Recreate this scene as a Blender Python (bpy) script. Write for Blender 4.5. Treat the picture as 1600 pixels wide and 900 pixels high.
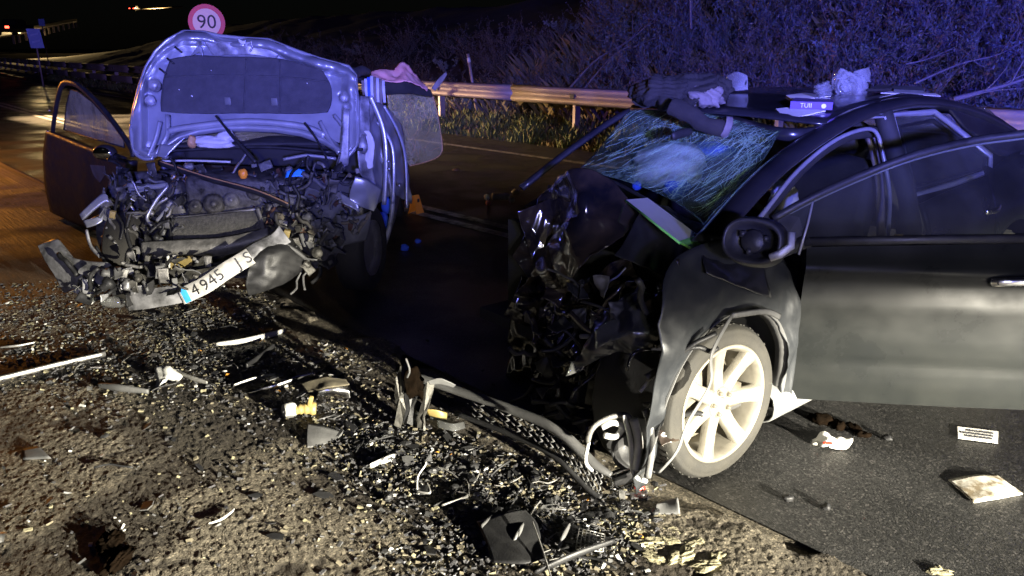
import bpy, bmesh, math, random
import numpy as np
from mathutils import Vector, Matrix, noise as mnoise

for o in list(bpy.data.objects):
    bpy.data.objects.remove(o)
scene = bpy.context.scene
COL = scene.collection
PI = math.pi
R = math.radians
rnd = random.Random(7)

# ------------------------------------------------------------------ camera
F, CH, PITCH = 1209.0, 1.64, R(17.2)
cam = bpy.data.cameras.new('camera')
cam.sensor_width = 36.0
cam.lens = 36.0 * F / 1600.0
cam.clip_start, cam.clip_end = 0.05, 4000
camo = bpy.data.objects.new('camera', cam)
COL.objects.link(camo)
camo.location = (0, 0, CH)
camo.rotation_euler = (PI / 2 - PITCH, 0, 0)
scene.camera = camo

# ------------------------------------------------------------------ night sky, moon
world = bpy.data.worlds.new('World')
scene.world = world
world.use_nodes = True
wn = world.node_tree
sky = wn.nodes.new('ShaderNodeTexSky')
sky.sky_type = 'NISHITA'
sky.sun_disc = False
sky.sun_elevation = R(38)
sky.sun_rotation = R(200)
wbg = wn.nodes['Background']
wbg.inputs['Strength'].default_value = 0.00022
wn.links.new(sky.outputs[0], wbg.inputs[0])
sun = bpy.data.lights.new('moon', 'SUN')
sun.energy = 0.004
sun.angle = R(0.5)
sun.color = (0.85, 0.9, 1.0)
suno = bpy.data.objects.new('moon', sun)
COL.objects.link(suno)
suno.rotation_euler = (R(52), 0, R(-20))

# ------------------------------------------------------------------ lamps of the rescue vehicles (behind the photographer)
def headlamp(name, loc, heading, power, color=(1.0, 0.93, 0.77)):
    """low-beam lamp: aimed level, its reflector throws (almost) nothing above the cut-off"""
    l = bpy.data.lights.new(name, 'SPOT')
    l.energy = power
    l.color = color
    l.spot_size = R(150)
    l.spot_blend = 0.5
    l.shadow_soft_size = 0.035
    l.use_nodes = True
    nt = l.node_tree
    em = nt.nodes['Emission']
    tc = nt.nodes.new('ShaderNodeTexCoord')
    sx = nt.nodes.new('ShaderNodeSeparateXYZ')
    nt.links.new(tc.outputs['Normal'], sx.inputs[0])
    ramp = nt.nodes.new('ShaderNodeValToRGB')
    mr = nt.nodes.new('ShaderNodeMapRange')
    mr.inputs['From Min'].default_value = -0.5
    mr.inputs['From Max'].default_value = 0.1
    nt.links.new(sx.outputs['Y'], mr.inputs['Value'])
    nt.links.new(mr.outputs[0], ramp.inputs[0])
    e = ramp.color_ramp.elements
    e[0].position, e[0].color = 0.0, (0.05, 0.05, 0.05, 1)
    e[1].position, e[1].color = 1.0, (0.001, 0.001, 0.001, 1)
    for p, c in ((0.30, 0.12), (0.50, 0.50), (0.64, 1.0), (0.75, 0.80), (0.80, 0.40), (0.832, 0.10), (0.85, 0.012)):
        q = e.new(p)
        q.color = (c, c, c, 1)
    nt.links.new(ramp.outputs[0], em.inputs['Strength'])
    o = bpy.data.objects.new(name, l)
    COL.objects.link(o)
    o.location = loc
    d = Vector((heading[0], heading[1], 0))
    o.rotation_euler = d.to_track_quat('-Z', 'Y').to_euler()
    return o

headlamp('headlamp', (3.05, -0.95, 0.72), (-0.70, 0.715), 8200)
headlamp('headlamp', (4.15, 0.05, 0.72), (-0.70, 0.715), 2600)

def beacon(name, loc, heading, power, color, drop=0.0):
    """roof light bar: its lens throws a flat fan at and above its own height"""
    o = headlamp(name, loc, heading, power, color)
    l = o.data
    l.spot_size = R(160)
    l.shadow_soft_size = 0.12
    nt = l.node_tree
    ra = [n for n in nt.nodes if n.type == 'VALTORGB'][0]
    mr = [n for n in nt.nodes if n.type == 'MAP_RANGE'][0]
    mr.inputs['From Min'].default_value = -0.5
    mr.inputs['From Max'].default_value = 0.5
    e = ra.color_ramp.elements
    while len(e) > 2:
        e.remove(e[1])
    e[0].position, e[0].color = 0.26 - drop, (0.004, 0.004, 0.004, 1)
    e[1].position, e[1].color = 0.42 - drop, (1, 1, 1, 1)
    q = e.new(0.34 - drop)
    q.color = (.05, .05, .05, 1)
    return o

def lamp(name, loc, power, color, size=0.15):
    l = bpy.data.lights.new(name, 'POINT')
    l.energy = power
    l.color = color
    l.shadow_soft_size = size
    o = bpy.data.objects.new(name, l)
    COL.objects.link(o)
    o.location = loc
    return o

beacon('blue_beacon', (1.0, -3.4, 1.95), (-.12, 1), 9500, (0.15, 0.16, 1.0))
beacon('light_bar_lamp', (0.5, -3.4, 1.98), (-.05, 1), 560, (1.0, 0.97, 0.92), .07)
bb = beacon('blue_beacon', (5.2, -1.6, 2.0), (.14, 1), 10500, (0.035, 0.04, 1.0))
bb.data.spot_size = R(52)
bb.data.spot_blend = 1.0
lamp('amber_beacon', (-9.6, 12.4, 2.2), 470, (1.0, 0.36, 0.05), 0.12)
oc = headlamp('headlamp', (-14.6, 20.6, 0.86), (.955, -.295), 30000, (1.0, 0.66, 0.34))
oc.data.spot_size = R(46)

vs = scene.view_settings
vs.view_transform = 'Standard'
vs.look = 'None'
vs.exposure = 0.3
vs.gamma = 1.0
vs.use_curve_mapping = False

# ------------------------------------------------------------------ pixel -> place (1600x900 photograph)
cp_, sp_ = math.cos(PITCH), math.sin(PITCH)
def ray(u, v):
    x = (u - 800) / F
    y = -(v - 450) / F
    return Vector((x, cp_ + y * sp_, -sp_ + y * cp_))
def G(u, v, z=0.0):
    d = ray(u, v)
    return Vector((0, 0, CH)) + d * ((z - CH) / d.z)
def W(u, v, Y):
    d = ray(u, v)
    return Vector((0, 0, CH)) + d * (Y / d.y)
# black car frame: x forward, y left, z up, origin under the middle of the front axle
BYAW = R(38.5)
BO = Vector((.31, 3.40, 0))
BF = Vector((-math.cos(BYAW), -math.sin(BYAW), 0))
BL = Vector((math.sin(BYAW), -math.cos(BYAW), 0))
def C(x, y, z):
    return BO + BF * x + BL * y + Vector((0, 0, z))
def CY(u, v, y):
    d = ray(u, v)
    o = Vector((0, 0, CH)) - BO
    return Vector((0, 0, CH)) + d * ((y - o.dot(BL)) / d.dot(BL))
def toC(w):
    q = w - BO
    return Vector((q.dot(BF), q.dot(BL), q.z))

# ------------------------------------------------------------------ mesh builder
def cr(p0, p1, p2, p3, t):
    return 0.5 * ((2 * p1) + (p2 - p0) * t + (2 * p0 - 5 * p1 + 4 * p2 - p3) * t * t + (3 * p1 - p0 - 3 * p2 + p3) * t ** 3)
def spline(pts, n):
    pts = [Vector(p) for p in pts]
    if len(pts) == 2:
        return [pts[0].lerp(pts[1], i / n) for i in range(n + 1)]
    out = []
    m = len(pts) - 1
    for i in range(n + 1):
        f = i / n * m
        k = min(int(f), m - 1)
        t = f - k
        out.append(cr(pts[max(k - 1, 0)], pts[k], pts[k + 1], pts[min(k + 2, m)], t))
    return out
def ridge(p, f, seed):
    q = Vector(p) * f + Vector((seed * 7.31, seed * 3.17, seed * 1.7))
    return abs(mnoise.noise(q)) * 2 - 0.45 + 0.45 * (abs(mnoise.noise(q * 2.6)) * 2 - 0.45)

FD = {}
def fold(p, f, seed):
    """sharp straight creases, as in buckled sheet"""
    if seed not in FD:
        qf = random.Random(seed * 13 + 5)
        L = []
        for g_, w_ in ((.45, 1.0), (.8, .7), (1.3, .45), (2.2, .28), (3.6, .14)):
            d = Vector((qf.gauss(0, 1), qf.gauss(0, 1), qf.gauss(0, 1))).normalized()
            L.append((d * g_, w_, qf.random()))
        FD[seed] = L
    p = Vector(p)
    wv = mnoise.noise_vector(p * f * .45 + Vector((seed, 0, 0))) * (.55 / f)
    q = (p + wv) * f * .6
    t = 0.0
    for d, w_, ph in FD[seed]:
        x = (q.dot(d) + ph) % 1.0
        t += w_ * (abs(x - .5) * 4 - 1)
    return t * .55

RM = {}
SHEARED = set()
SHEAR = ('roof_rail', 'roof', 'windscreen', 'body_side', 'tailgate', 'rear_window', 'floor_pan', 'seat', 'headrest', 'tyre', 'rim')
class MB:
    def __init__(s):
        s.v = []
        s.f = []
        s.mi = []
    def add(s, vs, fs, mi=0):
        n = len(s.v)
        s.v += [Vector(v) for v in vs]
        s.f += [tuple(i + n for i in f) for f in fs]
        s.mi += [mi] * len(fs)
        return s
    def box(s, c, size, M=None, mi=0, taper=1.0):
        x, y, z = (q / 2 for q in size)
        vs = []
        for k, dz in enumerate((-z, z)):
            t = taper if k else 1
            vs += [(-x * t, -y * t, dz), (x * t, -y * t, dz), (x * t, y * t, dz), (-x * t, y * t, dz)]
        vs = [Vector(q) for q in vs]
        if M is not None:
            vs = [M @ q for q in vs]
        c = Vector(c)
        return s.add([c + q for q in vs], [(3, 2, 1, 0), (4, 5, 6, 7), (0, 1, 5, 4), (1, 2, 6, 5), (2, 3, 7, 6), (3, 0, 4, 7)], mi)
    def tube(s, pts, r, n=8, mi=0, flat=1.0, up=None, cap=True):
        pts = [Vector(p) for p in pts]
        m = len(pts)
        rs = r if isinstance(r, (list, tuple)) else [r] * m
        vs = []
        prev = None
        for i, p in enumerate(pts):
            t = (pts[min(i + 1, m - 1)] - pts[max(i - 1, 0)])
            if t.length < 1e-9:
                t = Vector((0, 0, 1))
            t.normalize()
            if prev is None:
                a = Vector(up) if up is not None else (Vector((0, 0, 1)) if abs(t.z) < 0.9 else Vector((1, 0, 0)))
            else:
                a = prev
            a = (a - t * a.dot(t))
            if a.length < 1e-6:
                a = t.orthogonal()
            a.normalize()
            prev = a
            b = t.cross(a)
            for k in range(n):
                q = 2 * PI * k / n
                vs.append(p + (a * math.cos(q) + b * math.sin(q) * flat) * rs[i])
        fs = []
        for i in range(m - 1):
            for k in range(n):
                k2 = (k + 1) % n
                fs.append((i * n + k, i * n + k2, (i + 1) * n + k2, (i + 1) * n + k))
        if cap:
            fs.append(tuple(range(n - 1, -1, -1)))
            fs.append(tuple((m - 1) * n + k for k in range(n)))
        return s.add(vs, fs, mi)
    def grid(s, rows, mi=0):
        nr, nc = len(rows), len(rows[0])
        vs = [p for r_ in rows for p in r_]
        fs = [(i * nc + j, i * nc + j + 1, (i + 1) * nc + j + 1, (i + 1) * nc + j) for i in range(nr - 1) for j in range(nc - 1)]
        return s.add(vs, fs, mi)
    def sheet(s, rows, nu=16, nv=16, amp=0.0, freq=6.0, seed=1, mi=0, edge=1.0):
        """control rows -> smooth sheet, crumpled along its normal"""
        cols = [spline(r_, nu) for r_ in rows]
        out = []
        for j in range(nu + 1):
            out.append(spline([c[j] for c in cols], nv))
        g = [[out[j][i] for j in range(nu + 1)] for i in range(nv + 1)]
        if amp:
            h = []
            for i in range(nv + 1):
                row = []
                for j in range(nu + 1):
                    a = g[min(i + 1, nv)][j] - g[max(i - 1, 0)][j]
                    b = g[i][min(j + 1, nu)] - g[i][max(j - 1, 0)]
                    nn = b.cross(a)
                    if nn.length > 1e-9:
                        nn.normalize()
                    w = 1.0
                    if edge < 1 and (i in (0, nv) or j in (0, nu)):
                        w = edge
                    p = g[i][j]
                    row.append(p + nn * amp * w * fold(p, freq, seed))
                h.append(row)
            g = h
        return s.grid(g, mi)
    def prism(s, poly, d, mi=0):
        poly = [Vector(p) for p in poly]
        d = Vector(d)
        n = len(poly)
        vs = poly + [p + d for p in poly]
        fs = [tuple(range(n - 1, -1, -1)), tuple(range(n, 2 * n))]
        fs += [(i, (i + 1) % n, n + (i + 1) % n, n + i) for i in range(n)]
        return s.add(vs, fs, mi)
    def lathe(s, prof, o, ax, n=32, mi=0, closed=False):
        o = Vector(o)
        ax = Vector(ax).normalized()
        a = ax.orthogonal().normalized()
        b = ax.cross(a)
        vs = []
        for r_, h in prof:
            for k in range(n):
                q = 2 * PI * k / n
                vs.append(o + ax * h + (a * math.cos(q) + b * math.sin(q)) * r_)
        m = len(prof)
        fs = [(i * n + k, i * n + (k + 1) % n, (i + 1) * n + (k + 1) % n, (i + 1) * n + k) for i in range(m - 1) for k in range(n)]
        return s.add(vs, fs, mi)
    def blob(s, c, rad, M=None, nu=20, nv=14, amp=0.15, freq=3.0, seed=1, mi=0, floor=None):
        c = Vector(c)
        rows = []
        for i in range(nv + 1):
            th = PI * i / nv
            row = []
            for j in range(nu):
                ph = 2 * PI * j / nu
                d = Vector((math.sin(th) * math.cos(ph), math.sin(th) * math.sin(ph), math.cos(th)))
                k = 1 + (amp * ridge(d, freq, seed) if amp < .2 else amp * .6 * fold(d, freq * .9, seed))
                q = Vector((d.x * rad[0] * k, d.y * rad[1] * k, d.z * rad[2] * k))
                if M is not None:
                    q = M @ q
                q = c + q
                if floor is not None and q.z < floor:
                    q.z = floor
                row.append(q)
            row.append(row[0].copy())
            rows.append(row)
        return s.grid(rows, mi)
    def build(s, name, mats, parent=None, root=None, smooth=True, solid=0, bevel=0, base=None):
        """parent -> part (vertices are given in world space); no parent -> thing with its own origin"""
        me = bpy.data.meshes.new(name)
        if parent is not None:
            Mi = RM[parent].inverted()
            vs = [Mi @ v for v in s.v]
            if name in SHEAR and parent in SHEARED:
                vs = [v + Vector((-max(0.0, v.y - .45) * .085, 0, 0)) for v in vs]
            loc = None
        else:
            if base is None:
                xs = [v.x for v in s.v]; ys = [v.y for v in s.v]; zs = [v.z for v in s.v]
                base = Vector(((min(xs) + max(xs)) / 2, (min(ys) + max(ys)) / 2, min(zs)))
            vs = [v - base for v in s.v]
            loc = base
        me.from_pydata([tuple(v) for v in vs], [], s.f)
        if not isinstance(mats, (list, tuple)):
            mats = [mats]
        for m in mats:
            me.materials.append(m)
        me.polygons.foreach_set('material_index', s.mi)
        me.polygons.foreach_set('use_smooth', [smooth] * len(s.f))
        me.update()
        o = bpy.data.objects.new(name, me)
        COL.objects.link(o)
        if parent is not None:
            o.parent = parent
            RM[o] = RM[parent]
        else:
            o.location = loc
            RM[o] = Matrix.Translation(loc)
        if solid:
            md = o.modifiers.new('thickness', 'SOLIDIFY')
            md.thickness = solid
            md.offset = 0
        if bevel:
            md = o.modifiers.new('bevel', 'BEVEL')
            md.width = bevel
            md.segments = 2
            md.limit_method = 'ANGLE'
        return o

def tag(o, label, cat, group=None):
    o['label'] = label
    o['category'] = cat
    if group:
        o['group'] = group
    return o
def structure(o):
    o['kind'] = 'structure'
    return o
def thing(name, label, cat, loc, rotz=0, group=None):
    o = bpy.data.objects.new(name, None)
    COL.objects.link(o)
    o.location = loc
    o.rotation_euler = (0, 0, rotz)
    o.empty_display_size = 0.1
    RM[o] = Matrix.Translation(Vector(loc)) @ Matrix.Rotation(rotz, 4, 'Z')
    return tag(o, label, cat, group)
def copy_tree(o, parent=None):
    c = o.copy()
    COL.objects.link(c)
    c.parent = parent
    for ch in [x for x in bpy.data.objects if x.parent == o]:
        copy_tree(ch, c)
    return c
def euler(x, y, z):
    return Matrix.Rotation(z, 3, 'Z') @ Matrix.Rotation(y, 3, 'Y') @ Matrix.Rotation(x, 3, 'X')
def text_mesh(mb, txt, origin, xdir, ydir, size, depth, mi=0, center=True):
    """flat lettering from the built-in font, laid on a surface"""
    cu = bpy.data.curves.new('lettering', 'FONT')
    cu.body = txt
    cu.size = size
    cu.extrude = depth
    cu.resolution_u = 3
    if center:
        cu.align_x = 'CENTER'
        cu.align_y = 'CENTER'
    to = bpy.data.objects.new('lettering', cu)
    COL.objects.link(to)
    bpy.context.view_layer.update()
    me = bpy.data.meshes.new_from_object(to.evaluated_get(bpy.context.evaluated_depsgraph_get()))
    xd = Vector(xdir).normalized()
    yd = Vector(ydir).normalized()
    nd = xd.cross(yd)
    vs = [Vector(origin) + xd * v.co.x + yd * v.co.y + nd * v.co.z for v in me.vertices]
    mb.add(vs, [tuple(p.vertices) for p in me.polygons], mi)
    bpy.data.objects.remove(to)
    bpy.data.curves.remove(cu)
    bpy.data.meshes.remove(me)

# ------------------------------------------------------------------ materials
def mat(name, c1, c2=None, rough=0.5, metal=0.0, scale=8.0, bump=0.0, bscale=60.0, coat=0.0, r2=None, sharp=0.25, spec=0.5, sss=None, detail=6, stretch=None):
    m = bpy.data.materials.new(name)
    m.use_nodes = True
    nt = m.node_tree
    b = nt.nodes['Principled BSDF']
    b.inputs['Roughness'].default_value = rough
    b.inputs['Metallic'].default_value = metal
    b.inputs['Specular IOR Level'].default_value = spec
    b.inputs['Coat Weight'].default_value = coat
    b.inputs['Coat Roughness'].default_value = 0.08
    tc = nt.nodes.new('ShaderNodeTexCoord')
    src = tc.outputs['Object']
    if stretch:
        mp = nt.nodes.new('ShaderNodeMapping')
        mp.inputs['Scale'].default_value = stretch
        nt.links.new(src, mp.inputs[0])
        src = mp.outputs[0]
    no = nt.nodes.new('ShaderNodeTexNoise')
    no.inputs['Scale'].default_value = scale
    no.inputs['Detail'].default_value = detail
    no.inputs['Roughness'].default_value = 0.65
    nt.links.new(src, no.inputs['Vector'])
    ra = nt.nodes.new('ShaderNodeValToRGB')
    ra.color_ramp.elements[0].position = 0.5 - sharp
    ra.color_ramp.elements[1].position = 0.5 + sharp
    c2 = c2 or c1
    ra.color_ramp.elements[0].color = (*c1, 1)
    ra.color_ramp.elements[1].color = (*c2, 1)
    nt.links.new(no.outputs['Fac'], ra.inputs[0])
    nt.links.new(ra.outputs[0], b.inputs['Base Color'])
    if r2 is not None:
        mr = nt.nodes.new('ShaderNodeMapRange')
        mr.inputs['From Min'].default_value = 0.35
        mr.inputs['From Max'].default_value = 0.65
        mr.inputs['To Min'].default_value = rough
        mr.inputs['To Max'].default_value = r2
        nt.links.new(no.outputs['Fac'], mr.inputs[0])
        nt.links.new(mr.outputs[0], b.inputs['Roughness'])
    if bump:
        n2 = nt.nodes.new('ShaderNodeTexNoise')
        n2.inputs['Scale'].default_value = bscale
        n2.inputs['Detail'].default_value = 5
        nt.links.new(src, n2.inputs['Vector'])
        bm_ = nt.nodes.new('ShaderNodeBump')
        bm_.inputs['Strength'].default_value = bump
        bm_.inputs['Distance'].default_value = 0.01
        nt.links.new(n2.outputs['Fac'], bm_.inputs['Height'])
        nt.links.new(bm_.outputs[0], b.inputs['Normal'])
    return m
def emit(name, col, strength):
    m = bpy.data.materials.new(name)
    m.use_nodes = True
    nt = m.node_tree
    b = nt.nodes['Principled BSDF']
    b.inputs['Base Color'].default_value = (*col, 1)
    b.inputs['Emission Color'].default_value = (*col, 1)
    b.inputs['Emission Strength'].default_value = strength
    return m
def glass(name, tint, dust=0.12, dustcol=(.5, .5, .45), gloss=0.12, cracks=0, crackcol=(.55, .75, .62), cscale=16.0):
    """laminated / tempered pane: mostly see-through, a film of dust, optional crazing"""
    m = bpy.data.materials.new(name)
    m.use_nodes = True
    nt = m.node_tree
    nt.nodes.clear()
    out = nt.nodes.new('ShaderNodeOutputMaterial')
    tr = nt.nodes.new('ShaderNodeBsdfTransparent')
    tr.inputs[0].default_value = (*tint, 1)
    gl = nt.nodes.new('ShaderNodeBsdfGlossy')
    gl.inputs['Roughness'].default_value = 0.04
    gl.inputs[0].default_value = (.9, .95, .92, 1)
    di = nt.nodes.new('ShaderNodeBsdfDiffuse')
    di.inputs[0].default_value = (*dustcol, 1)
    m1 = nt.nodes.new('ShaderNodeMixShader')
    lw = nt.nodes.new('ShaderNodeLayerWeight')
    lw.inputs[0].default_value = 0.5
    fr = nt.nodes.new('ShaderNodeMath')
    fr.operation = 'POWER'
    fr.inputs[1].default_value = 4.0
    nt.links.new(lw.outputs['Facing'], fr.inputs[0])
    ad = nt.nodes.new('ShaderNodeMath')
    ad.operation = 'MULTIPLY_ADD'
    ad.inputs[1].default_value = 0.6
    ad.inputs[2].default_value = 0.03 + gloss * 0.12
    nt.links.new(fr.outputs[0], ad.inputs[0])
    nt.links.new(ad.outputs[0], m1.inputs[0])
    nt.links.new(tr.outputs[0], m1.inputs[1])
    nt.links.new(gl.outputs[0], m1.inputs[2])
    tc = nt.nodes.new('ShaderNodeTexCoord')
    no = nt.nodes.new('ShaderNodeTexNoise')
    no.inputs['Scale'].default_value = 5
    no.inputs['Detail'].default_value = 8
    nt.links.new(tc.outputs['Object'], no.inputs['Vector'])
    mr = nt.nodes.new('ShaderNodeMapRange')
    mr.inputs['From Min'].default_value = 0.3
    mr.inputs['From Max'].default_value = 0.75
    mr.inputs['To Min'].default_value = dust * 0.35
    mr.inputs['To Max'].default_value = dust * 1.5
    nt.links.new(no.outputs['Fac'], mr.inputs[0])
    m2 = nt.nodes.new('ShaderNodeMixShader')
    nt.links.new(mr.outputs[0], m2.inputs[0])
    nt.links.new(m1.outputs[0], m2.inputs[1])
    nt.links.new(di.outputs[0], m2.inputs[2])
    last = m2
    if cracks:
        dc = nt.nodes.new('ShaderNodeBsdfDiffuse')
        dc.inputs[0].default_value = (*crackcol, 1)
        gc = nt.nodes.new('ShaderNodeBsdfGlossy')
        gc.inputs['Roughness'].default_value = 0.35
        gc.inputs[0].default_value = (*crackcol, 1)
        mc = nt.nodes.new('ShaderNodeMixShader')
        mc.inputs[0].default_value = 0.35
        nt.links.new(dc.outputs[0], mc.inputs[1])
        nt.links.new(gc.outputs[0], mc.inputs[2])
        total = None
        for sc, st, th, dsf in ((cscale, (1, 1, 1), 0.022, .35), (cscale * 1.1, (.18, 3.2, 1.2), 0.06, .25), (cscale * 1.6, (.30, 3.0, 2.0), .07, .2)):
            dn = nt.nodes.new('ShaderNodeTexNoise')
            dn.inputs['Scale'].default_value = 3.5
            nt.links.new(tc.outputs['Object'], dn.inputs['Vector'])
            vm = nt.nodes.new('ShaderNodeVectorMath')
            vm.operation = 'MULTIPLY_ADD'
            vm.inputs[1].default_value = (dsf * .3,) * 3
            nt.links.new(dn.outputs['Color'], vm.inputs[0])
            nt.links.new(tc.outputs['Object'], vm.inputs[2])
            mp = nt.nodes.new('ShaderNodeMapping')
            mp.inputs['Scale'].default_value = st
            mp.inputs['Rotation'].default_value = (0.2, 0.3, 0.6)
            nt.links.new(vm.outputs[0], mp.inputs[0])
            vo = nt.nodes.new('ShaderNodeTexVoronoi')
            vo.feature = 'DISTANCE_TO_EDGE'
            vo.inputs['Scale'].default_value = sc
            nt.links.new(mp.outputs[0], vo.inputs['Vector'])
            lt = nt.nodes.new('ShaderNodeMapRange')
            lt.inputs['From Min'].default_value = th * .3
            lt.inputs['From Max'].default_value = th
            lt.inputs['To Min'].default_value = 1
            lt.inputs['To Max'].default_value = 0
            nt.links.new(vo.outputs['Distance'], lt.inputs[0])
            if total is None:
                total = lt.outputs[0]
            else:
                mx = nt.nodes.new('ShaderNodeMath')
                mx.operation = 'MAXIMUM'
                nt.links.new(total, mx.inputs[0])
                nt.links.new(lt.outputs[0], mx.inputs[1])
                total = mx.outputs[0]
        # crazing comes in patches
        n3 = nt.nodes.new('ShaderNodeTexNoise')
        n3.inputs['Scale'].default_value = 4.0
        n3.inputs['Detail'].default_value = 3
        nt.links.new(tc.outputs['Object'], n3.inputs['Vector'])
        r3 = nt.nodes.new('ShaderNodeMapRange')
        r3.inputs['From Min'].default_value = .40
        r3.inputs['From Max'].default_value = .62
        r3.inputs['To Min'].default_value = .10 * cracks
        r3.inputs['To Max'].default_value = cracks
        nt.links.new(n3.outputs['Fac'], r3.inputs[0])
        ml = nt.nodes.new('ShaderNodeMath')
        ml.operation = 'MULTIPLY'
        nt.links.new(total, ml.inputs[0])
        nt.links.new(r3.outputs[0], ml.inputs[1])
        m3 = nt.nodes.new('ShaderNodeMixShader')
        nt.links.new(ml.outputs[0], m3.inputs[0])
        nt.links.new(m2.outputs[0], m3.inputs[1])
        nt.links.new(mc.outputs[0], m3.inputs[2])
        last = m3
    nt.links.new(last.outputs[0], out.inputs['Surface'])
    return m

M = {}
M['paint'] = mat('black_paint', (.010, .010, .014), (.022, .022, .026), .28, 0, 5, coat=.8, r2=.42, bump=.02, bscale=300)
M['dusty'] = mat('dusty_black_paint', (.0062, .0070, .0072), (.0120, .0128, .0118), .26, 0, 3.5, r2=.40, bump=.03, bscale=260, detail=12, spec=.10)
M['wingpaint'] = mat('lamplit_metallic_black', (.015, .017, .020), (.036, .038, .040), .30, .25, 6, r2=.5, bump=.04, bscale=120, detail=12, spec=.4)  # metallic paint, lighter than the door: lamplight on the wing put into its colour
M['sillpaint'] = mat('lamplit_sill', (.09, .095, .10), (.20, .20, .19), .4, .2, 9, r2=.6, bump=.06, bscale=90)  # pale tone paints the headlamp light on the sill into its colour
M['bronze'] = mat('scraped_black_paint', (.006, .006, .008), (.030, .022, .016), .10, .0, 5, r2=.22, sharp=.12, coat=1.0, bump=.015, bscale=60)
M['silver'] = mat('silver_paint', (.30, .31, .33), (.42, .43, .45), .32, .55, 6, coat=.5, r2=.42, bump=.02, bscale=120)
M['silver_dirty'] = mat('dirty_silver_paint', (.10, .10, .10), (.40, .40, .41), .38, .45, 9, r2=.6, sharp=.16, bump=.06, bscale=50)
M['pad'] = mat('insulation_felt', (.030, .030, .033), (.060, .058, .06), .95, 0, 14, bump=.6, bscale=160)
M['plastic'] = mat('black_plastic', (.008, .008, .009), (.022, .022, .022), .40, 0, 12, r2=.62, bump=.12, bscale=180, spec=.35)
M['plastic2'] = mat('grey_plastic', (.05, .05, .05), (.10, .10, .098), .5, 0, 10, r2=.7, bump=.1, bscale=150)
M['rubber'] = mat('tyre_rubber', (.008, .0075, .006), (.024, .0215, .0155), .85, 0, 7, bump=.25, bscale=140)
M['rim'] = mat('alloy_rim', (.11, .10, .08), (.22, .205, .165), .42, .25, 9, r2=.55, bump=.02)
M['rimdark'] = mat('brake_dust', (.05, .045, .035), (.16, .14, .10), .7, .3, 14, bump=.1)
M['steel'] = mat('bare_steel', (.22, .22, .21), (.42, .41, .39), .38, .85, 14, r2=.6, bump=.08, bscale=80)
M['alu'] = mat('cast_aluminium', (.12, .12, .115), (.30, .29, .27), .5, .7, 18, r2=.75, bump=.35, bscale=70)
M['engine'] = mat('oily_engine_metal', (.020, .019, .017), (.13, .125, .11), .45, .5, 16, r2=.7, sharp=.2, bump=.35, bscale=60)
M['rust'] = mat('rusty_steel', (.10, .035, .015), (.035, .025, .02), .8, .2, 14, bump=.4, bscale=60)
M['fins'] = mat('radiator_fins', (.05, .05, .048), (.16, .155, .14), .55, .6, 20, bump=.8, bscale=110, stretch=(3, 3, .35))
M['white'] = mat('white_plastic', (.30, .30, .28), (.58, .58, .55), .5, 0, 10, bump=.05)
M['paper'] = mat('paper', (.62, .60, .54), (.74, .72, .66), .9, 0, 12, bump=.05, bscale=40)
M['dirtypaper'] = mat('muddy_paper', (.20, .16, .10), (.66, .63, .55), .9, 0, 16, sharp=.09, bump=.1, bscale=40)
M['ink'] = mat('printed_ink', (.05, .05, .06), (.10, .10, .11), .8)
M['blackink'] = mat('black_lettering', (.01, .01, .012), (.02, .02, .02), .5)
M['blueink'] = mat('blue_field', (.03, .22, .75), (.05, .40, .85), .5, 0, 30)
M['purple'] = mat('purple_carton', (.10, .06, .22), (.14, .09, .28), .6)
M['green'] = mat('green_film', (.20, .75, .12), (.30, .85, .2), .5)
M['airbag'] = mat('airbag_cloth', (.40, .40, .40), (.55, .54, .53), .9, 0, 10, bump=.2, bscale=60)
M['pink'] = mat('pink_cloth', (.60, .22, .18), (.72, .42, .36), .9, 0, 6, bump=.2, bscale=90)
M['bluecloth'] = mat('blue_cloth', (.02, .06, .45), (.04, .12, .65), .8, 0, 10, bump=.2, bscale=80)
M['stripe'] = mat('striped_cloth', (.35, .36, .42), (.50, .50, .55), .9, 0, 12, bump=.15)
M['darkcloth'] = mat('dark_trousers_cloth', (.007, .0065, .006), (.022, .019, .015), .9, 0, 12, bump=.35, bscale=220)
M['greycloth'] = mat('grey_lining_cloth', (.10, .085, .08), (.19, .165, .155), .9, 0, 12, bump=.3, bscale=160)
M['tan'] = mat('tan_leather', (.30, .16, .06), (.42, .24, .10), .6, 0, 10)
M['orange'] = mat('orange_plastic', (.85, .26, .02), (.95, .36, .03), .45, 0, 10)
M['yellow'] = mat('yellow_plastic', (.17, .125, .035), (.30, .23, .09), .5, 0, 10)
M['amberplastic'] = mat('amber_lens', (.55, .22, .03), (.75, .36, .06), .25, 0, 10)
M['redplastic'] = mat('red_lens', (.45, .02, .015), (.60, .04, .02), .25, 0, 10)
M['chrome'] = mat('chrome', (.55, .55, .56), (.75, .75, .75), .10, 1.0, 10, r2=.3)
M['galv'] = mat('galvanised_steel', (.36, .30, .30), (.46, .39, .38), .48, .35, 3, r2=.62, bump=.05, bscale=30)
M['signred'] = mat('sign_red', (.62, .02, .02), (.70, .04, .03), .4)
M['signwhite'] = mat('sign_white', (.74, .74, .74), (.82, .82, .82), .4)
M['signblue'] = mat('sign_blue', (.02, .12, .60), (.04, .2, .75), .4)
M['seal'] = mat('window_seal', (.20, .20, .23), (.30, .30, .33), .32, .2, 10)
M['interior'] = mat('car_interior', (.012, .012, .012), (.025, .024, .023), .8, 0, 10, bump=.1)
M['mirror'] = mat('mirror_glass', (.7, .7, .7), (.8, .8, .8), .05, 1)
M['windglass'] = glass('crazed_windscreen', (.90, .97, .93), dust=.035, dustcol=(.25, .42, .32), gloss=.12, cracks=.22, crackcol=(.55, .85, .62), cscale=11)
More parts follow.
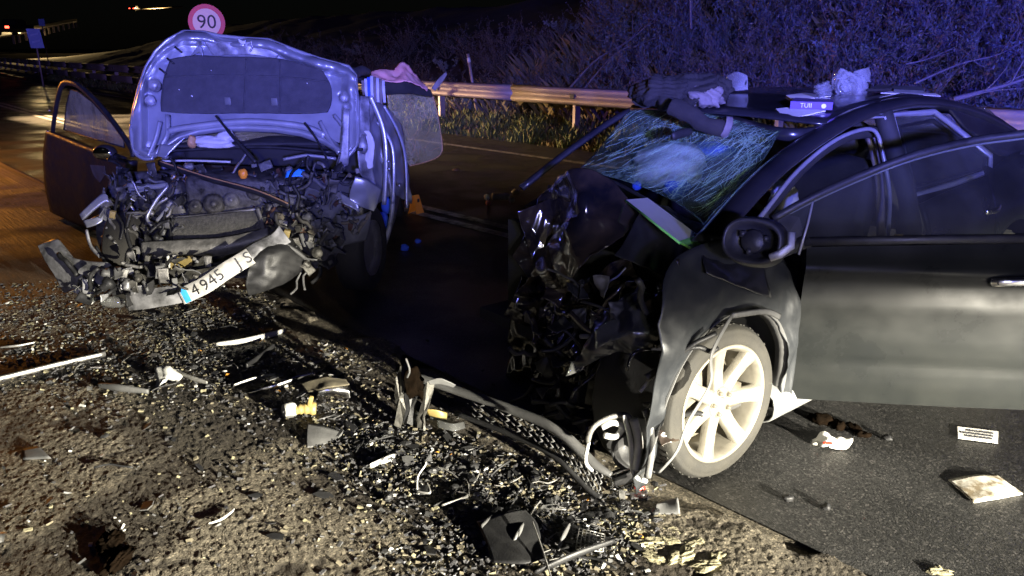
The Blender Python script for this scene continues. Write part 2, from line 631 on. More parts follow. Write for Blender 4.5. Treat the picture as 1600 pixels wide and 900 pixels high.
M['sideglass'] = glass('side_window_glass', (.62, .66, .64), dust=.05, dustcol=(.35, .36, .36), gloss=.25)
M['dustglass'] = glass('dusty_side_window', (.60, .58, .48), dust=.36, dustcol=(.55, .50, .30), gloss=.1)
M['crackglass'] = glass('hanging_cracked_glass', (.93, .95, .86), dust=.13, dustcol=(.62, .60, .30), gloss=.08, cracks=.3, crackcol=(.75, .66, .42), cscale=9)
M['film'] = glass('clear_plastic_film', (.80, .82, .86), dust=.22, dustcol=(.6, .6, .62), gloss=.5)
M['lens'] = glass('lamp_lens', (.7, .72, .7), dust=.10, dustcol=(.5, .5, .5), gloss=.6)
M['bark'] = mat('dry_bark', (.10, .085, .065), (.20, .17, .14), .9, 0, 20, bump=.4, bscale=80)
M['leafdry'] = mat('dry_scrub_leaf', (.07, .065, .05), (.16, .13, .10), .85, 0, 3)
M['leafblue'] = mat('grey_green_leaf', (.06, .075, .06), (.12, .13, .11), .7, 0, 3)
M['leafpale'] = mat('pale_leaf', (.12, .14, .12), (.24, .26, .22), .6, 0, 3)
M['leafrust'] = mat('rusty_leaf', (.13, .06, .03), (.20, .11, .05), .8, 0, 3)
M['grass'] = mat('verge_grass', (.05, .08, .02), (.15, .17, .05), .8, 0, 2.5)
M['drygrass'] = mat('dry_grass', (.14, .10, .05), (.22, .18, .09), .9, 0, 3)
M['soil'] = mat('slope_soil', (.035, .030, .024), (.075, .062, .05), .95, 0, 1.3, bump=.6, bscale=14)
M['verge'] = mat('verge_soil', (.04, .045, .02), (.09, .085, .05), .95, 0, 2.5, bump=.6, bscale=20)
M['roadpaint'] = mat('worn_road_paint', (.16, .15, .13), (.62, .60, .54), .7, 0, 9, sharp=.12, bump=.2, bscale=120)
M['stone'] = mat('pale_stone', (.10, .09, .055), (.27, .245, .15), .9, 0, 18, bump=.5, bscale=60)
M['wood'] = mat('charred_rag', (.002, .0018, .0015), (.008, .005, .003), .9, 0, 12, bump=.5, bscale=60, spec=.0)
M['taillight'] = emit('tail_light', (1, .06, .03), 9)
M['headlight'] = emit('headlight', (1, .85, .55), 3)

# ------------------------------------------------------------------ road frame: a along the road, s across it (0 = far edge line)
RB = Vector((-1.21, 14.05, 0))
RT = Vector((-.68, .735, 0)).normalized()
RN = Vector((.735, .68, 0)).normalized()
def curve_off(a):
    return .0008 * a * a if a > 0 else 0.0
def RP(a, s, z=0.0):
    return RB + RT * a + RN * (s + curve_off(a)) + Vector((0, 0, z))
def toR(w):
    q = Vector((w.x, w.y, 0)) - RB
    a = q.dot(RT)
    return a, q.dot(RN) - curve_off(a)

# numpy noise
def vnoise(x, y, sc, seed):
    rs = np.random.RandomState(seed)
    T = rs.rand(256, 256)
    x = x * sc + 1000.3
    y = y * sc + 1000.7
    i = np.floor(x).astype(int)
    j = np.floor(y).astype(int)
    fx = x - i
    fy = y - j
    fx = fx * fx * (3 - 2 * fx)
    fy = fy * fy * (3 - 2 * fy)
    a = T[i % 256, j % 256]; b = T[(i + 1) % 256, j % 256]
    c = T[i % 256, (j + 1) % 256]; d = T[(i + 1) % 256, (j + 1) % 256]
    return (a * (1 - fx) + b * fx) * (1 - fy) + (c * (1 - fx) + d * fx) * fy
def fbm(x, y, sc, seed, n=4):
    t = 0; amp = 1; tot = 0
    for k in range(n):
        t = t + amp * vnoise(x, y, sc * 2 ** k, seed + k)
        tot += amp
        amp *= .5
    return t / tot
def worley(x, y, sc, seed):
    rs = np.random.RandomState(seed)
    TX = rs.rand(256, 256); TY = rs.rand(256, 256); TH = rs.rand(256, 256)
    x = x * sc + 1000
    y = y * sc + 1000
    i = np.floor(x).astype(int)
    j = np.floor(y).astype(int)
    best = np.full(x.shape, 9.0); hv = np.zeros(x.shape)
    for di in (-1, 0, 1):
        for dj in (-1, 0, 1):
            ii = (i + di) % 256; jj = (j + dj) % 256
            d = np.hypot(i + di + TX[ii, jj] - x, j + dj + TY[ii, jj] - y)
            m = d < best
            best = np.where(m, d, best)
            hv = np.where(m, TH[ii, jj], hv)
    return best, hv

def asphalt(name, c1, c2, rough, rough2, gscale, stain_attr=False, chips=None, bump=.5):
    m = bpy.data.materials.new(name)
    m.use_nodes = True
    nt = m.node_tree
    b = nt.nodes['Principled BSDF']
    tc = nt.nodes.new('ShaderNodeTexCoord')
    vo = nt.nodes.new('ShaderNodeTexVoronoi')
    vo.inputs['Scale'].default_value = gscale
    nt.links.new(tc.outputs['Object'], vo.inputs['Vector'])
    bw = nt.nodes.new('ShaderNodeRGBToBW')
    nt.links.new(vo.outputs['Color'], bw.inputs[0])
    ra = nt.nodes.new('ShaderNodeValToRGB')
    e = ra.color_ramp.elements
    e[0].position, e[0].color = .2, (*c1, 1)
    e[1].position, e[1].color = .75, (*c2, 1)
    if chips:
        q = e.new(.9); q.color = (*chips, 1)
    nt.links.new(bw.outputs[0], ra.inputs[0])
    no = nt.nodes.new('ShaderNodeTexNoise')
    no.inputs['Scale'].default_value = 1.1
    no.inputs['Detail'].default_value = 8
    nt.links.new(tc.outputs['Object'], no.inputs['Vector'])
    mr = nt.nodes.new('ShaderNodeMapRange')
    mr.inputs['From Min'].default_value = .35
    mr.inputs['From Max'].default_value = .7
    mr.inputs['To Min'].default_value = .55
    mr.inputs['To Max'].default_value = 1.15
    nt.links.new(no.outputs['Fac'], mr.inputs[0])
    mx = nt.nodes.new('ShaderNodeMix')
    mx.data_type = 'RGBA'
    mx.blend_type = 'MULTIPLY'
    mx.inputs[0].default_value = 1
    nt.links.new(ra.outputs[0], mx.inputs[6])
    nt.links.new(mr.outputs[0], mx.inputs[7])
    col = mx.outputs[2]
    rr = nt.nodes.new('ShaderNodeMapRange')
    rr.inputs['From Min'].default_value = .42
    rr.inputs['From Max'].default_value = .58
    rr.inputs['To Min'].default_value = rough
    rr.inputs['To Max'].default_value = rough2
    nt.links.new(no.outputs['Fac'], rr.inputs[0])
    rv = rr.outputs[0]
    if stain_attr:
        at = nt.nodes.new('ShaderNodeAttribute')
        at.attribute_name = 'stain'
        m4 = nt.nodes.new('ShaderNodeMix')
        m4.data_type = 'RGBA'
        nt.links.new(at.outputs['Fac'], m4.inputs[0])
        nt.links.new(col, m4.inputs[6])
        m4.inputs[7].default_value = (.024, .019, .014, 1)
        col = m4.outputs[2]
    nt.links.new(col, b.inputs['Base Color'])
    nt.links.new(rv, b.inputs['Roughness'])
    n2 = nt.nodes.new('ShaderNodeTexNoise')
    n2.inputs['Scale'].default_value = gscale * 1.2
    n2.inputs['Detail'].default_value = 4
    nt.links.new(tc.outputs['Object'], n2.inputs['Vector'])
    bu = nt.nodes.new('ShaderNodeBump')
    bu.inputs['Strength'].default_value = bump
    bu.inputs['Distance'].default_value = .006
    nt.links.new(n2.outputs['Fac'], bu.inputs['Height'])
    nt.links.new(bu.outputs[0], b.inputs['Normal'])
    return m
M['lane'] = asphalt('wet_asphalt', (.012, .012, .012), (.040, .039, .037), .34, .62, 130, chips=(.09, .085, .08), bump=.55)
M['chip'] = asphalt('chip_seal', (.095, .082, .060), (.235, .205, .150), .65, .9, 130, stain_attr=True, chips=(.42, .36, .26), bump=.5)

# ------------------------------------------------------------------ ground, road, shoulder
def fast_grid(name, X, Y, Z, m, attr=None):
    nr, nc = X.shape
    me = bpy.data.meshes.new(name)
    V = np.stack([X, Y, Z], -1).reshape(-1, 3)
    idx = np.arange(nr * nc).reshape(nr, nc)
    Q = np.stack([idx[:-1, :-1], idx[:-1, 1:], idx[1:, 1:], idx[1:, :-1]], -1).reshape(-1, 4)
    me.vertices.add(len(V)); me.vertices.foreach_set('co', V.ravel())
    me.loops.add(Q.size); me.loops.foreach_set('vertex_index', Q.ravel())
    me.polygons.add(len(Q))
    me.polygons.foreach_set('loop_start', np.arange(0, Q.size, 4))
    me.polygons.foreach_set('loop_total', np.full(len(Q), 4))
    me.polygons.foreach_set('use_smooth', np.ones(len(Q), bool))
    me.update(calc_edges=True)
    me.validate()
    me.materials.append(m)
    if attr is not None:
        at = me.attributes.new('stain', 'FLOAT', 'POINT')
        at.data.foreach_set('value', attr.ravel().astype(np.float32))
    o = bpy.data.objects.new(name, me)
    COL.objects.link(o)
    return o
def road_xy(A, S):
    off = np.where(A > 0, .0008 * A * A, 0)
    S2 = S + off
    return RB.x + RT.x * A + RN.x * S2, RB.y + RT.y * A + RN.y * S2
# terrain sheet reaching the horizon: verge, then a scrub slope rising beyond the rail
def slope_h(A, S):
    up = np.clip((S - 3.3) / 9.0, 0, None)
    right = 1 / (1 + np.exp((A - 2.5) / 2.6))
    h = (np.minimum(up, 1.4) * 5.6) * right + np.clip((S - 4) / 11, 0, 1) * 3.2 * (1 - right) / (1 + np.exp((A - 62) / 5))
    verge = .30 * np.clip((S - 1.1) / 1.2, 0, 1)
    return h + verge - .05
aa = np.concatenate([np.linspace(-900, -60, 12)[:-1], np.linspace(-60, 60, 121), np.linspace(60, 1400, 20)[1:]])
ss = np.concatenate([np.linspace(-700, -30, 10)[:-1], np.linspace(-30, 1, 12)[:-1], np.linspace(1, 30, 70), np.linspace(30, 900, 14)[1:]])
A_, S_ = np.meshgrid(aa, ss, indexing='ij')
offc = np.minimum(np.where(A_ > 0, .0008 * A_ * A_, 0), 40)
Xg = RB.x + RT.x * A_ + RN.x * (S_ + offc)
Yg = RB.y + RT.y * A_ + RN.y * (S_ + offc)
Zg = slope_h(A_, S_) + np.where(S_ > 1.3, (fbm(Xg, Yg, .6, 3) - .5) * .5 * np.clip((S_ - 2) / 3, 0, 1), 0)
Zg = np.where(S_ < 1.05, -.05, Zg)
structure(fast_grid('ground', Xg, Yg, Zg, M['soil']))
def terrain_z(w):
    a, s = toR(w)
    return float(slope_h(np.array(a), np.array(s)))
# carriageway
aa = np.concatenate([np.arange(-40, 40, 1.0), np.linspace(40, 260, 45)])
ss = np.linspace(-6.35, 1.1, 16)
A_, S_ = np.meshgrid(aa, ss, indexing='ij')
Xg, Yg = road_xy(A_, S_)
structure(fast_grid('road', Xg, Yg, 0 * Xg, M['lane']))
# coarse shoulder: real chippings, dirt and oil along the debris trail
aa = [-20.0, -17, -15]
while aa[-1] < 60:
    a = aa[-1]
    aa.append(a + (.0068 if -13.0 < a < -9.2 else .013 if -13.8 < a < -5.2 else .10 if a < 0 else .8))
aa = np.array(aa)
ss = np.concatenate([np.linspace(-14, -8.6, 14)[:-1], np.arange(-8.6, -6.30, .0068)])
A_, S_ = np.meshgrid(aa, ss, indexing='ij')
Xg, Yg = road_xy(A_, S_)
wob = (fbm(Xg, Yg, 3.0, 91, 5) - .5) * 1.1
d1, h1 = worley(Xg, Yg, 92, 5)
d2, h2 = worley(Xg, Yg, 55, 8)
Zg = .0045 + .0052 * np.clip(1 - d1 * 1.25, 0, 1) * (.25 + h1) + .0045 * np.clip(1 - d2 * 1.4, 0, 1) * (h2 > .55) * h2
Zg += (fbm(Xg, Yg, 2.2, 17) - .5) * .012
# rumble strip: milled oval hollows
ra_ = (A_ + 500) % .30 - .15
Zg -= (.004 + .009 * (fbm(Xg, Yg, .9, 23) > .52)) * np.exp(-(ra_ / .055) ** 4) * np.exp(-((S_ + 6.78) / .16) ** 4)
edge_fade = np.clip((-6.44 + wob * .6 - S_) / .07, 0, 1)
Zg = np.where(edge_fade <= 0, -.02, Zg * edge_fade + (1 - edge_fade) * .001)
trail = [G(*p) for p in ((-250, 500), (60, 560), (280, 590), (430, 600), (560, 660), (660, 730), (800, 830), (900, 930))]
dist = np.full(Xg.shape, 9.0)
for p, q in zip(trail[:-1], trail[1:]):
    ex, ey = q.x - p.x, q.y - p.y
    t = np.clip(((Xg - p.x) * ex + (Yg - p.y) * ey) / (ex * ex + ey * ey), 0, 1)
    dist = np.minimum(dist, np.hypot(Xg - p.x - t * ex, Yg - p.y - t * ey))
fn = fbm(Xg, Yg, 3.2, 44, 5)
st = np.clip((.42 - dist + (fn - .5) * .75) / .16, 0, 1) * .9
lump = fbm(Xg, Yg, 1.6, 61, 4)
st = np.maximum(st, np.clip((lump - .60) / .08, 0, 1) * .7)
st = np.maximum(st, np.clip((fbm(Xg, Yg, 8, 71, 3) - .70) / .05, 0, 1) * .8)
Zg = Zg - st * .004 * (d1 < .6)
structure(fast_grid('road_shoulder', Xg, Yg, Zg, M['chip'], st))
def paint_strip(s0, s1, a0, a1, name='road_marking', dash=None):
    mb = MB()
    a = a0
    while a < a1:
        e = min(a + (dash[0] if dash else 2.0), a1)
        n = 3
        mb.grid([[RP(a + (e - a) * k / n, s0, .004), RP(a + (e - a) * k / n, s1, .004)] for k in range(n + 1)])
        a = e + (dash[1] if dash else 0)
    return structure(mb.build(name, M['roadpaint']))
paint_strip(-.07, .07, -25, 120)
paint_strip(-4.05, -3.93, -30, 120)
paint_strip(-3.82, -3.70, -30, 120)

# ------------------------------------------------------------------ guard rail
gr = thing('guardrail', 'galvanised corrugated guardrail on posts running along the grassy verge', 'guardrail', RP(6, 2.1, .2))
WB = [(.0, .0), (.045, .03), (.06, .075), (.015, .12), (.0, .155), (.015, .19), (.06, .235), (.045, .28), (.0, .31)]
RAILS, RZ = 1.9, .66
def beam(a0, a1, prof, zb, seg):
    rows = []
    n = max(2, int((a1 - a0) / seg))
    for k in range(n + 1):
        a = a0 + (a1 - a0) * k / n
        rows.append([RP(a, RAILS - d, zb + h) for d, h in prof])
    return MB().grid(rows)
a = -20.0
while a < 90:
    L = 4.0
    beam(a, a + L + .25, [(d + .004 * (int(a / 4) % 2), h) for d, h in WB], RZ, 1.0).build('rail_panel', M['galv'], gr, solid=.004)
    p = a + 2.65
    mb = MB()
    mb.box(RP(p, RAILS + .10, .40), (.06, .14, 1.05), Matrix.Rotation(math.atan2(RT.y, RT.x), 3, 'Z'))
    po = mb.build('post', M['galv'], gr, smooth=False)
    mb = MB()
    mb.box(RP(p, RAILS + .0, RZ + .155), (.10, .07, .10), Matrix.Rotation(math.atan2(RT.y, RT.x), 3, 'Z'))
    mb.build('reflector_bracket', M['plastic2'], po, smooth=False)
    if a >= 12:
        beam(a, a + L, [(-.02, .0), (.01, .02), (.01, .26), (-.02, .28)], .24, 1.0).build('lower_rail', M['galv'], gr, solid=.004)
    a += L

# ------------------------------------------------------------------ signs, markers along the road
sg = G(323, 35, 2.2)
sign = thing('speed_limit_sign', 'round red rimmed speed limit sign reading 90', 'road sign', (sg.x, sg.y, .0))
xd = Vector((-sg.y, sg.x, 0)).normalized() * -1
fd = Vector((-sg.x, -sg.y, 0)).normalized()
c0 = Vector((sg.x, sg.y, sg.z))
MB().lathe([(0, -.02), (.39, -.02), (.39, .0), (0, .0)], c0, fd, 40).build('plate', M['signred'], sign, smooth=False)
MB().lathe([(0, .003), (.295, .003)], c0, fd, 40).build('face', M['signwhite'], sign, smooth=False)
mb = MB()
text_mesh(mb, '90', c0 + fd * .006, xd, (0, 0, 1), .42, .001)
ob = mb.build('lettering', M['blackink'], sign, smooth=False)
MB().tube([(sg.x - fd.x * .06, sg.y - fd.y * .06, -.1), (sg.x - fd.x * .06, sg.y - fd.y * .06, 2.5)], .035, 10).build('post', M['galv'], sign)

def panel_sign(u, v, Y, w, h, name, label, tilt=0.0, arrow=True):
    c = W(u, v, Y)
    f = Vector((-c.x, -c.y, 0)).normalized()
    x = Vector((0, 0, 1)).cross(f)
    t = thing(name, label, 'road sign', (c.x, c.y, 0))
    up = (Vector((0, 0, 1)) + x * tilt).normalized()
    mb = MB()
    mb.prism([c - x * w / 2 - up * h / 2, c + x * w / 2 - up * h / 2, c + x * w / 2 + up * h / 2, c - x * w / 2 + up * h / 2], -f * .03)
    mb.build('panel', M['signblue'], t, smooth=False)
    mb = MB()
    mb.tube([(c.x - f.x * .08, c.y - f.y * .08, -.2), (c.x - f.x * .08, c.y - f.y * .08, c.z + h * .3)], .04, 8)
    mb.build('post', M['galv'], t)
    if arrow:
        for k in (-.25, .1):
            mb = MB()
            q = c + up * h * k + f * .004
            mb.prism([q - x * w * .3, q + x * w * .3 + up * h * .1, q + x * w * .3 + up * h * .2, q - x * w * .3 + up * h * .1], f * .002)
            mb.build('chevron', mat('pale_blue_chevron', (.10, .25, .8), (.14, .3, .85), .4), t, smooth=False)
    return t
panel_sign(55, 60, 36, .52, .82, 'chevron_sign', 'rectangular blue chevron panel beyond the far guardrail', -.08)
panel_sign(65, 35, 62, .40, .50, 'marker_sign', 'small plain blue panel next to the lit stretch of road', 0, False)
# slim roadside post
pb = W(746, 140, 17.5)
pt = W(731, 84, 17.5)
pb.z = terrain_z(pb) - .05
dp = thing('delineator_post', 'thin leaning blue grey post standing behind the guardrail', 'post', (pb.x, pb.y, pb.z))
MB().tube([pb, pt], .035, 8).build('shaft', M['galv'], dp)
MB().tube([pt - (pt - pb).normalized() * .18, pt - (pt - pb).normalized() * .08], .038, 8).build('reflector_band', M['signwhite'], dp)

# ------------------------------------------------------------------ distant road with traffic
fr_ = MB()
r0, r1 = [], []
for u, v0, v1, Y in ((-40, 62, 52, 70), (0, 57, 47, 84), (20, 54, 44, 92), (60, 45.5, 39, 110), (90, 39, 34.5, 126), (120, 33.5, 30.5, 145)):
    r0.append(W(u, v0, Y)); r1.append(W(u, v1, Y + 16))
fr_.grid([r0, r1])
M['farroad'] = mat('pale_far_road', (.16, .14, .10), (.24, .21, .15), .8, 0, .5)
structure(fr_.build('far_road', M['farroad'], solid=.3))
lm = lamp('traffic_glow', W(40, 30, 101), 11000, (1, .70, .30), .5)
frail = thing('far_guardrail', 'far off guardrail edging the lit hill road', 'guardrail', W(65, 52, 106))
pr_ = [W(20, 53.5, 90), W(60, 44.5, 108), W(90, 38, 124), W(118, 33, 142)]
mb = MB()
mb.tube([p + Vector((0, 0, -.1)) for p in spline(pr_, 12)], .12, 6)
mb.build('rail_panel', M['galv'], frail)
for k, p in enumerate(spline(pr_, 12)):
    MB().box(p + Vector((0, 0, -.6)), (.2, .2, .9)).build('post', M['galv'], frail, smooth=False)
def far_car(u, v, Y, label, tail=True, s=1.0):
    c = W(u, v, Y)
    t = thing('distant_car', label, 'car', c)
    mb = MB()
    mb.box(c + Vector((0, 2.0, .35)), (1.75, 4.2, .7))
    mb.build('body', M['paint'], t, bevel=.15)
    mb = MB()
    mb.box(c + Vector((0, 2.2, .95)), (1.5, 2.2, .55), taper=.8)
    mb.build('cabin', M['interior'], t, bevel=.1)
    for sx in (-.65, .65):
        MB().box(c + Vector((sx, -.13, .45)), (.36, .06, .2)).build('tail_light' if tail else 'headlight', M['taillight' if tail else 'headlight'], t, smooth=False)
    for sx in (-.75, .75):
        for sy in (.7, 3.3):
            MB().lathe([(0, -.1), (.32, -.1), (.32, .1), (0, .1)], c + Vector((sx, sy, .02)), (1, 0, 0), 16).build('wheel', M['rubber'], t)
    return t
far_car(3, 50, 79, 'distant car with lit red tail lights on the hill road')
# second lit stretch further up the hill
r0 = [W(212, 16, 260), W(245, 14.5, 262), W(285, 12, 264)]
r1 = [W(212, 13.5, 275), W(245, 12, 277), W(285, 10, 279)]
structure(MB().grid([r0, r1]).build('far_road', M['farroad'], solid=.3))
lamp('traffic_glow', W(240, 4, 264), 14000, (1, .66, .28), .5)
far_car(206, 15.5, 258, 'tiny distant car with red tail lights high on the hillside')

# ================================================================== BLACK CAR (broadside, front crushed, driver's door open)
bc = thing('black_saloon', 'wrecked black saloon with crushed front, crazed windscreen and open driver door', 'car', BO, PI + BYAW)
def ys(x, z):
    """half width of the body side"""
    y = float(np.interp(z, [.12, .2, .3, .5, .65, .8, .93, 1.0, 1.2, 1.41], [.79, .835, .855, .875, .872, .85, .79, .755, .665, .565]))
    if x > .25:
        y -= (x - .25) ** 2 * .5
    if x < -2.6:
        y -= (x + 2.6) ** 2 * .12
    return y
def side_strip(lower, upper, n, rows, sgn=1, off=0.0, amp=0, freq=5, seed=1):
    lo = spline([(x, z, 0) for x, z in lower], n)
    up = spline([(x, z, 0) for x, z in upper], n)
    g = []
    for i in range(rows + 1):
        r_ = []
        for j in range(n + 1):
            p = lo[j].lerp(up[j], i / rows)
            y = ys(p.x, p.y) + off
            if amp:
                y += amp * ridge((p.x, 0, p.y), freq, seed)
            r_.append(C(p.x, sgn * y, p.y))
        g.append(r_)
    return MB().grid(g)

# --- front left wing around the wheel
mb = side_strip([(.37, .07), (.40, .25), (.37, .48), (.26, .63), (.10, .69), (-.06, .69), (-.22, .63), (-.32, .50), (-.36, .34), (-.37, .17)],
                [(.42, .05), (.455, .28), (.44, .55), (.42, .78), (.30, .93), (.05, .965), (-.16, .93), (-.33, .82), (-.42, .50), (-.43, .17)],
                48, 14, amp=.022, freq=5, seed=3)
wing = mb.build('front_wing', M['wingpaint'], bc, solid=.004)
# folded inner lip of the arch
lip = [(.40, .10), (.41, .28), (.37, .50), (.26, .64), (.10, .70), (-.06, .70), (-.22, .64), (-.33, .50), (-.37, .34), (-.38, .18)]
mb = MB()
lp = spline([(x, z, 0) for x, z in lip], 40)
mb.grid([[C(p.x, ys(p.x, p.y) + .004, p.y) for p in lp], [C(p.x * .97, ys(p.x, p.y) - .05, .315 + (p.y - .315) * .95) for p in lp]])
mb.build('arch_lip', M['plastic2'], wing, solid=.003)
# torn liner strip bowed in front of the tyre
mb = MB()
mb.tube(spline([C(.10, .90, .72), C(.24, .93, .62), CY(1110, 600, .93), CY(1075, 660, .95), CY(1058, 705, .96), CY(1030, 738, .92)], 24), .013, 6, flat=.3)
mb.tube(spline([C(.10, .90, .72), C(-.06, .93, .71), C(-.18, .92, .66)], 10), .012, 6, flat=.3)
mb.build('liner_strip', M['plastic2'], bc)
# wheel well
mb = MB()
g = []
for k in range(25):
    q = R(-20 + 220 * k / 24)
    g.append([C(math.cos(q) * .385, .83, .315 + math.sin(q) * .385), C(math.cos(q) * .385, .50, .315 + math.sin(q) * .385)])
mb.grid(g)
mb.prism([C(math.cos(2 * PI * k / 20) * .385, .50, .315 + math.sin(2 * PI * k / 20) * .385) for k in range(20)], BL * -.01)
mb.build('wheel_arch_liner', M['plastic'], bc)
# sill
mb = MB()
mb.sheet([[C(-.30, .80, .13), C(-1.4, .80, .15), C(-2.25, .80, .15)], [C(-.30, .86, .17), C(-1.4, .855, .18), C(-2.25, .855, .18)], [C(-.30, .85, .26), C(-1.4, .84, .27), C(-2.25, .84, .27)], [C(-.30, .74, .30), C(-1.4, .72, .32), C(-2.25, .72, .32)]], 20, 8)
mb.build('sill', M['sillpaint'], bc, solid=.01)

# --- wheel: tyre, rim with seven spokes
def wheel(hub, axis, upv):
    ax = Vector(axis).normalized()
    t = MB()
    prof = [(.228, -.10), (.245, -.108), (.275, -.112), (.302, -.098), (.313, -.075), (.315, -.03), (.315, .03), (.313, .075), (.302, .094), (.296, .1005), (.290, .099), (.280, .106), (.258, .107), (.238, .100), (.228, .085)]
    t.lathe(prof, hub, ax, 64)
    to = t.build('tyre', M['rubber'], WP)
    mb = MB()
    for k in range(60):
        q = 2 * PI * k / 60
        a = upv * math.cos(q) + ax.cross(upv) * math.sin(q)
        for h in (-.055, 0, .055):
            mb.box(Vector(hub) + a * .3148 + ax * (h + .009 * (k % 2)), (.012, .030, .004), Matrix((ax.cross(a), ax, a)).transposed())
    mb.build('tread_block', M['rubber'], to, smooth=False)['kind'] = 'stuff'
    ro = MB()
    ro.lathe([(.229, .086), (.240, .096), (.241, .104), (.233, .107), (.224, .100), (.215, .07), (.207, .0), (.207, -.09), (.225, -.10)], hub, ax, 64)
    ro.lathe([(0, .086), (.05, .086), (.066, .080), (.070, .06)], hub, ax, 32)
    rim = ro.build('rim', M['rim'], WP)
    for k in range(7):
        q = 2 * PI * k / 7 + R(8)
        a = (upv * math.cos(q) + ax.cross(upv) * math.sin(q)).normalized()
        b = ax.cross(a)
        mb = MB()
        rows = []
        for r_, w, h in ((.045, .032, .080), (.085, .031, .080), (.13, .029, .083), (.18, .030, .091), (.226, .038, .101)):
            c = Vector(hub) + a * r_
            rows.append([c - b * w + ax * (h - .035), c - b * w * .95 + ax * (h - .006), c - b * w * .7 + ax * h, c + b * w * .7 + ax * h, c + b * w * .95 + ax * (h - .006), c + b * w + ax * (h - .035)])
        mb.grid(rows)
        mb.build('spoke', M['rim'], rim)
    for k in range(5):
        q = 2 * PI * k / 5 + .3
        a = upv * math.cos(q) + ax.cross(upv) * math.sin(q)
        mb = MB()
        mb.lathe([(0, .100), (.008, .100), (.0095, .086)], Vector(hub) + a * .046, ax, 6)
        mb.lathe([(.0096, .0875), (.0135, .0875)], Vector(hub) + a * .046, ax, 12)
        mb.build('wheel_bolt', M['rimdark'], rim)
    mb = MB()
    mb.lathe([(0, .092), (.022, .092), (.026, .084)], hub, ax, 20)
    mb.build('hub_cap', M['steel'], rim)
    mb = MB()
    mb.lathe([(.05, .02), (.15, .02), (.15, .0), (.05, .0)], hub, ax, 40)
    mb.build('brake_disc', M['rimdark'], WP)
    mb = MB()
    mb.lathe([(0, -.05), (.20, -.05), (.204, -.06)], hub, ax, 40)
    mb.box(Vector(hub) + (-BF) * .10 + ax * .015, (.07, .12, .09), Matrix.Rotation(BYAW, 3, 'Z'))
    mb.build('backplate', M['rimdark'], WP)
for (x, y, st) in ((0, .735, R(-3)), (-2.62, .735, 0), (-2.62, -.735, 0)):
    hub = C(x, y, .315)
    ax = (BL if y > 0 else -BL)
    if st:
        ax = Matrix.Rotation(st, 3, 'Z') @ ax
        ax = (ax + Vector((0, 0, .03))).normalized()
    up = (Vector((0, 0, 1)) - ax * ax.z).normalized()
    WP = bpy.data.objects.new('wheel', None)
    COL.objects.link(WP)
    WP.parent = bc
    RM[WP] = RM[bc]
    wheel(hub, ax, up)

# --- cabin structure
railL = [toC(CY(1100, 372, .715)), toC(CY(1200, 262, .65)), toC(CY(1290, 196, .60)), toC(CY(1360, 163, .575)), toC(CY(1440, 151, .56)), toC(CY(1520, 168, .57)), toC(CY(1575, 198, .60))]
railL = [Vector((p.x, p.y, p.z)) for p in railL]
railL.append(Vector((-3.35, .63, 1.06)))
pl = spline(railL, 40)
mb = MB()
mb.tube([C(p.x, p.y, p.z - .03) for p in pl], .055, 10, flat=.62, up=BL)
mb.build('roof_rail', M['paint'], bc)
railR = [toC(CY(815, 288, -.72)), toC(CY(900, 222, -.66)), toC(CY(986, 167, -.60)), Vector((-1.33, -.575, 1.38)), Vector((-1.87, -.56, 1.405)), Vector((-2.52, -.57, 1.32)), Vector((-3.05, -.60, 1.19)), Vector((-3.35, -.63, 1.06))]
mb = MB()
mb.tube([C(p.x, p.y, p.z - .02) for p in spline(railR, 36)], [.024] * 14 + [.045] * 23, 8, flat=.7, up=BL)
mb.build('roof_rail', M['paint'], bc)
# roof skin, slightly buckled at the front
rows = []
xs = np.linspace(-.92, -2.75, 22)
for x in xs:
    zl = float(np.interp(-x, [-p.x for p in railL], [p.z for p in railL]))
    yl = float(np.interp(-x, [-p.x for p in railL], [p.y for p in railL]))
    row = []
    for k in range(17):
        t = -1 + 2 * k / 16
        z = zl + .020 * (1 - t * t) + .004 * ridge((x * 2, t, 0), 1.5, 4)
        row.append(C(x - .10 * (1 - t * t) * (x > -1.0) * -1, yl * -t, z))
    rows.append(row)
mb = MB().grid(rows)
mb.build('roof', M['paint'], bc, solid=.012)
# windscreen header
mb = MB()
mb.tube(spline([CY(1290, 205, .58), CY(1222, 210, .50), CY(1120, 186, .0), CY(988, 172, -.58)], 16), .03, 8, flat=.6)
mb.build('header_rail', M['paint'], bc)
# rear screen, boot and tail
mb = MB()
mb.sheet([[C(-2.75, .56, 1.30), C(-2.75, 0, 1.35), C(-2.75, -.56, 1.30)], [C(-3.32, .60, 1.05), C(-3.36, 0, 1.09), C(-3.32, -.60, 1.05)]], 10, 8)
mb.build('rear_window', M['sideglass'], bc, solid=.004)
mb = MB()
mb.sheet([[C(-3.32, .74, 1.02), C(-3.36, 0, 1.07), C(-3.32, -.74, 1.02)], [C(-3.75, .74, 1.0), C(-3.78, 0, 1.04), C(-3.75, -.74, 1.0)], [C(-3.80, .74, .75), C(-3.86, 0, .76), C(-3.80, -.74, .75)], [C(-3.80, .74, .25), C(-3.86, 0, .25), C(-3.80, -.74, .25)]], 12, 20)
mb.build('boot', M['paint'], bc, solid=.006)
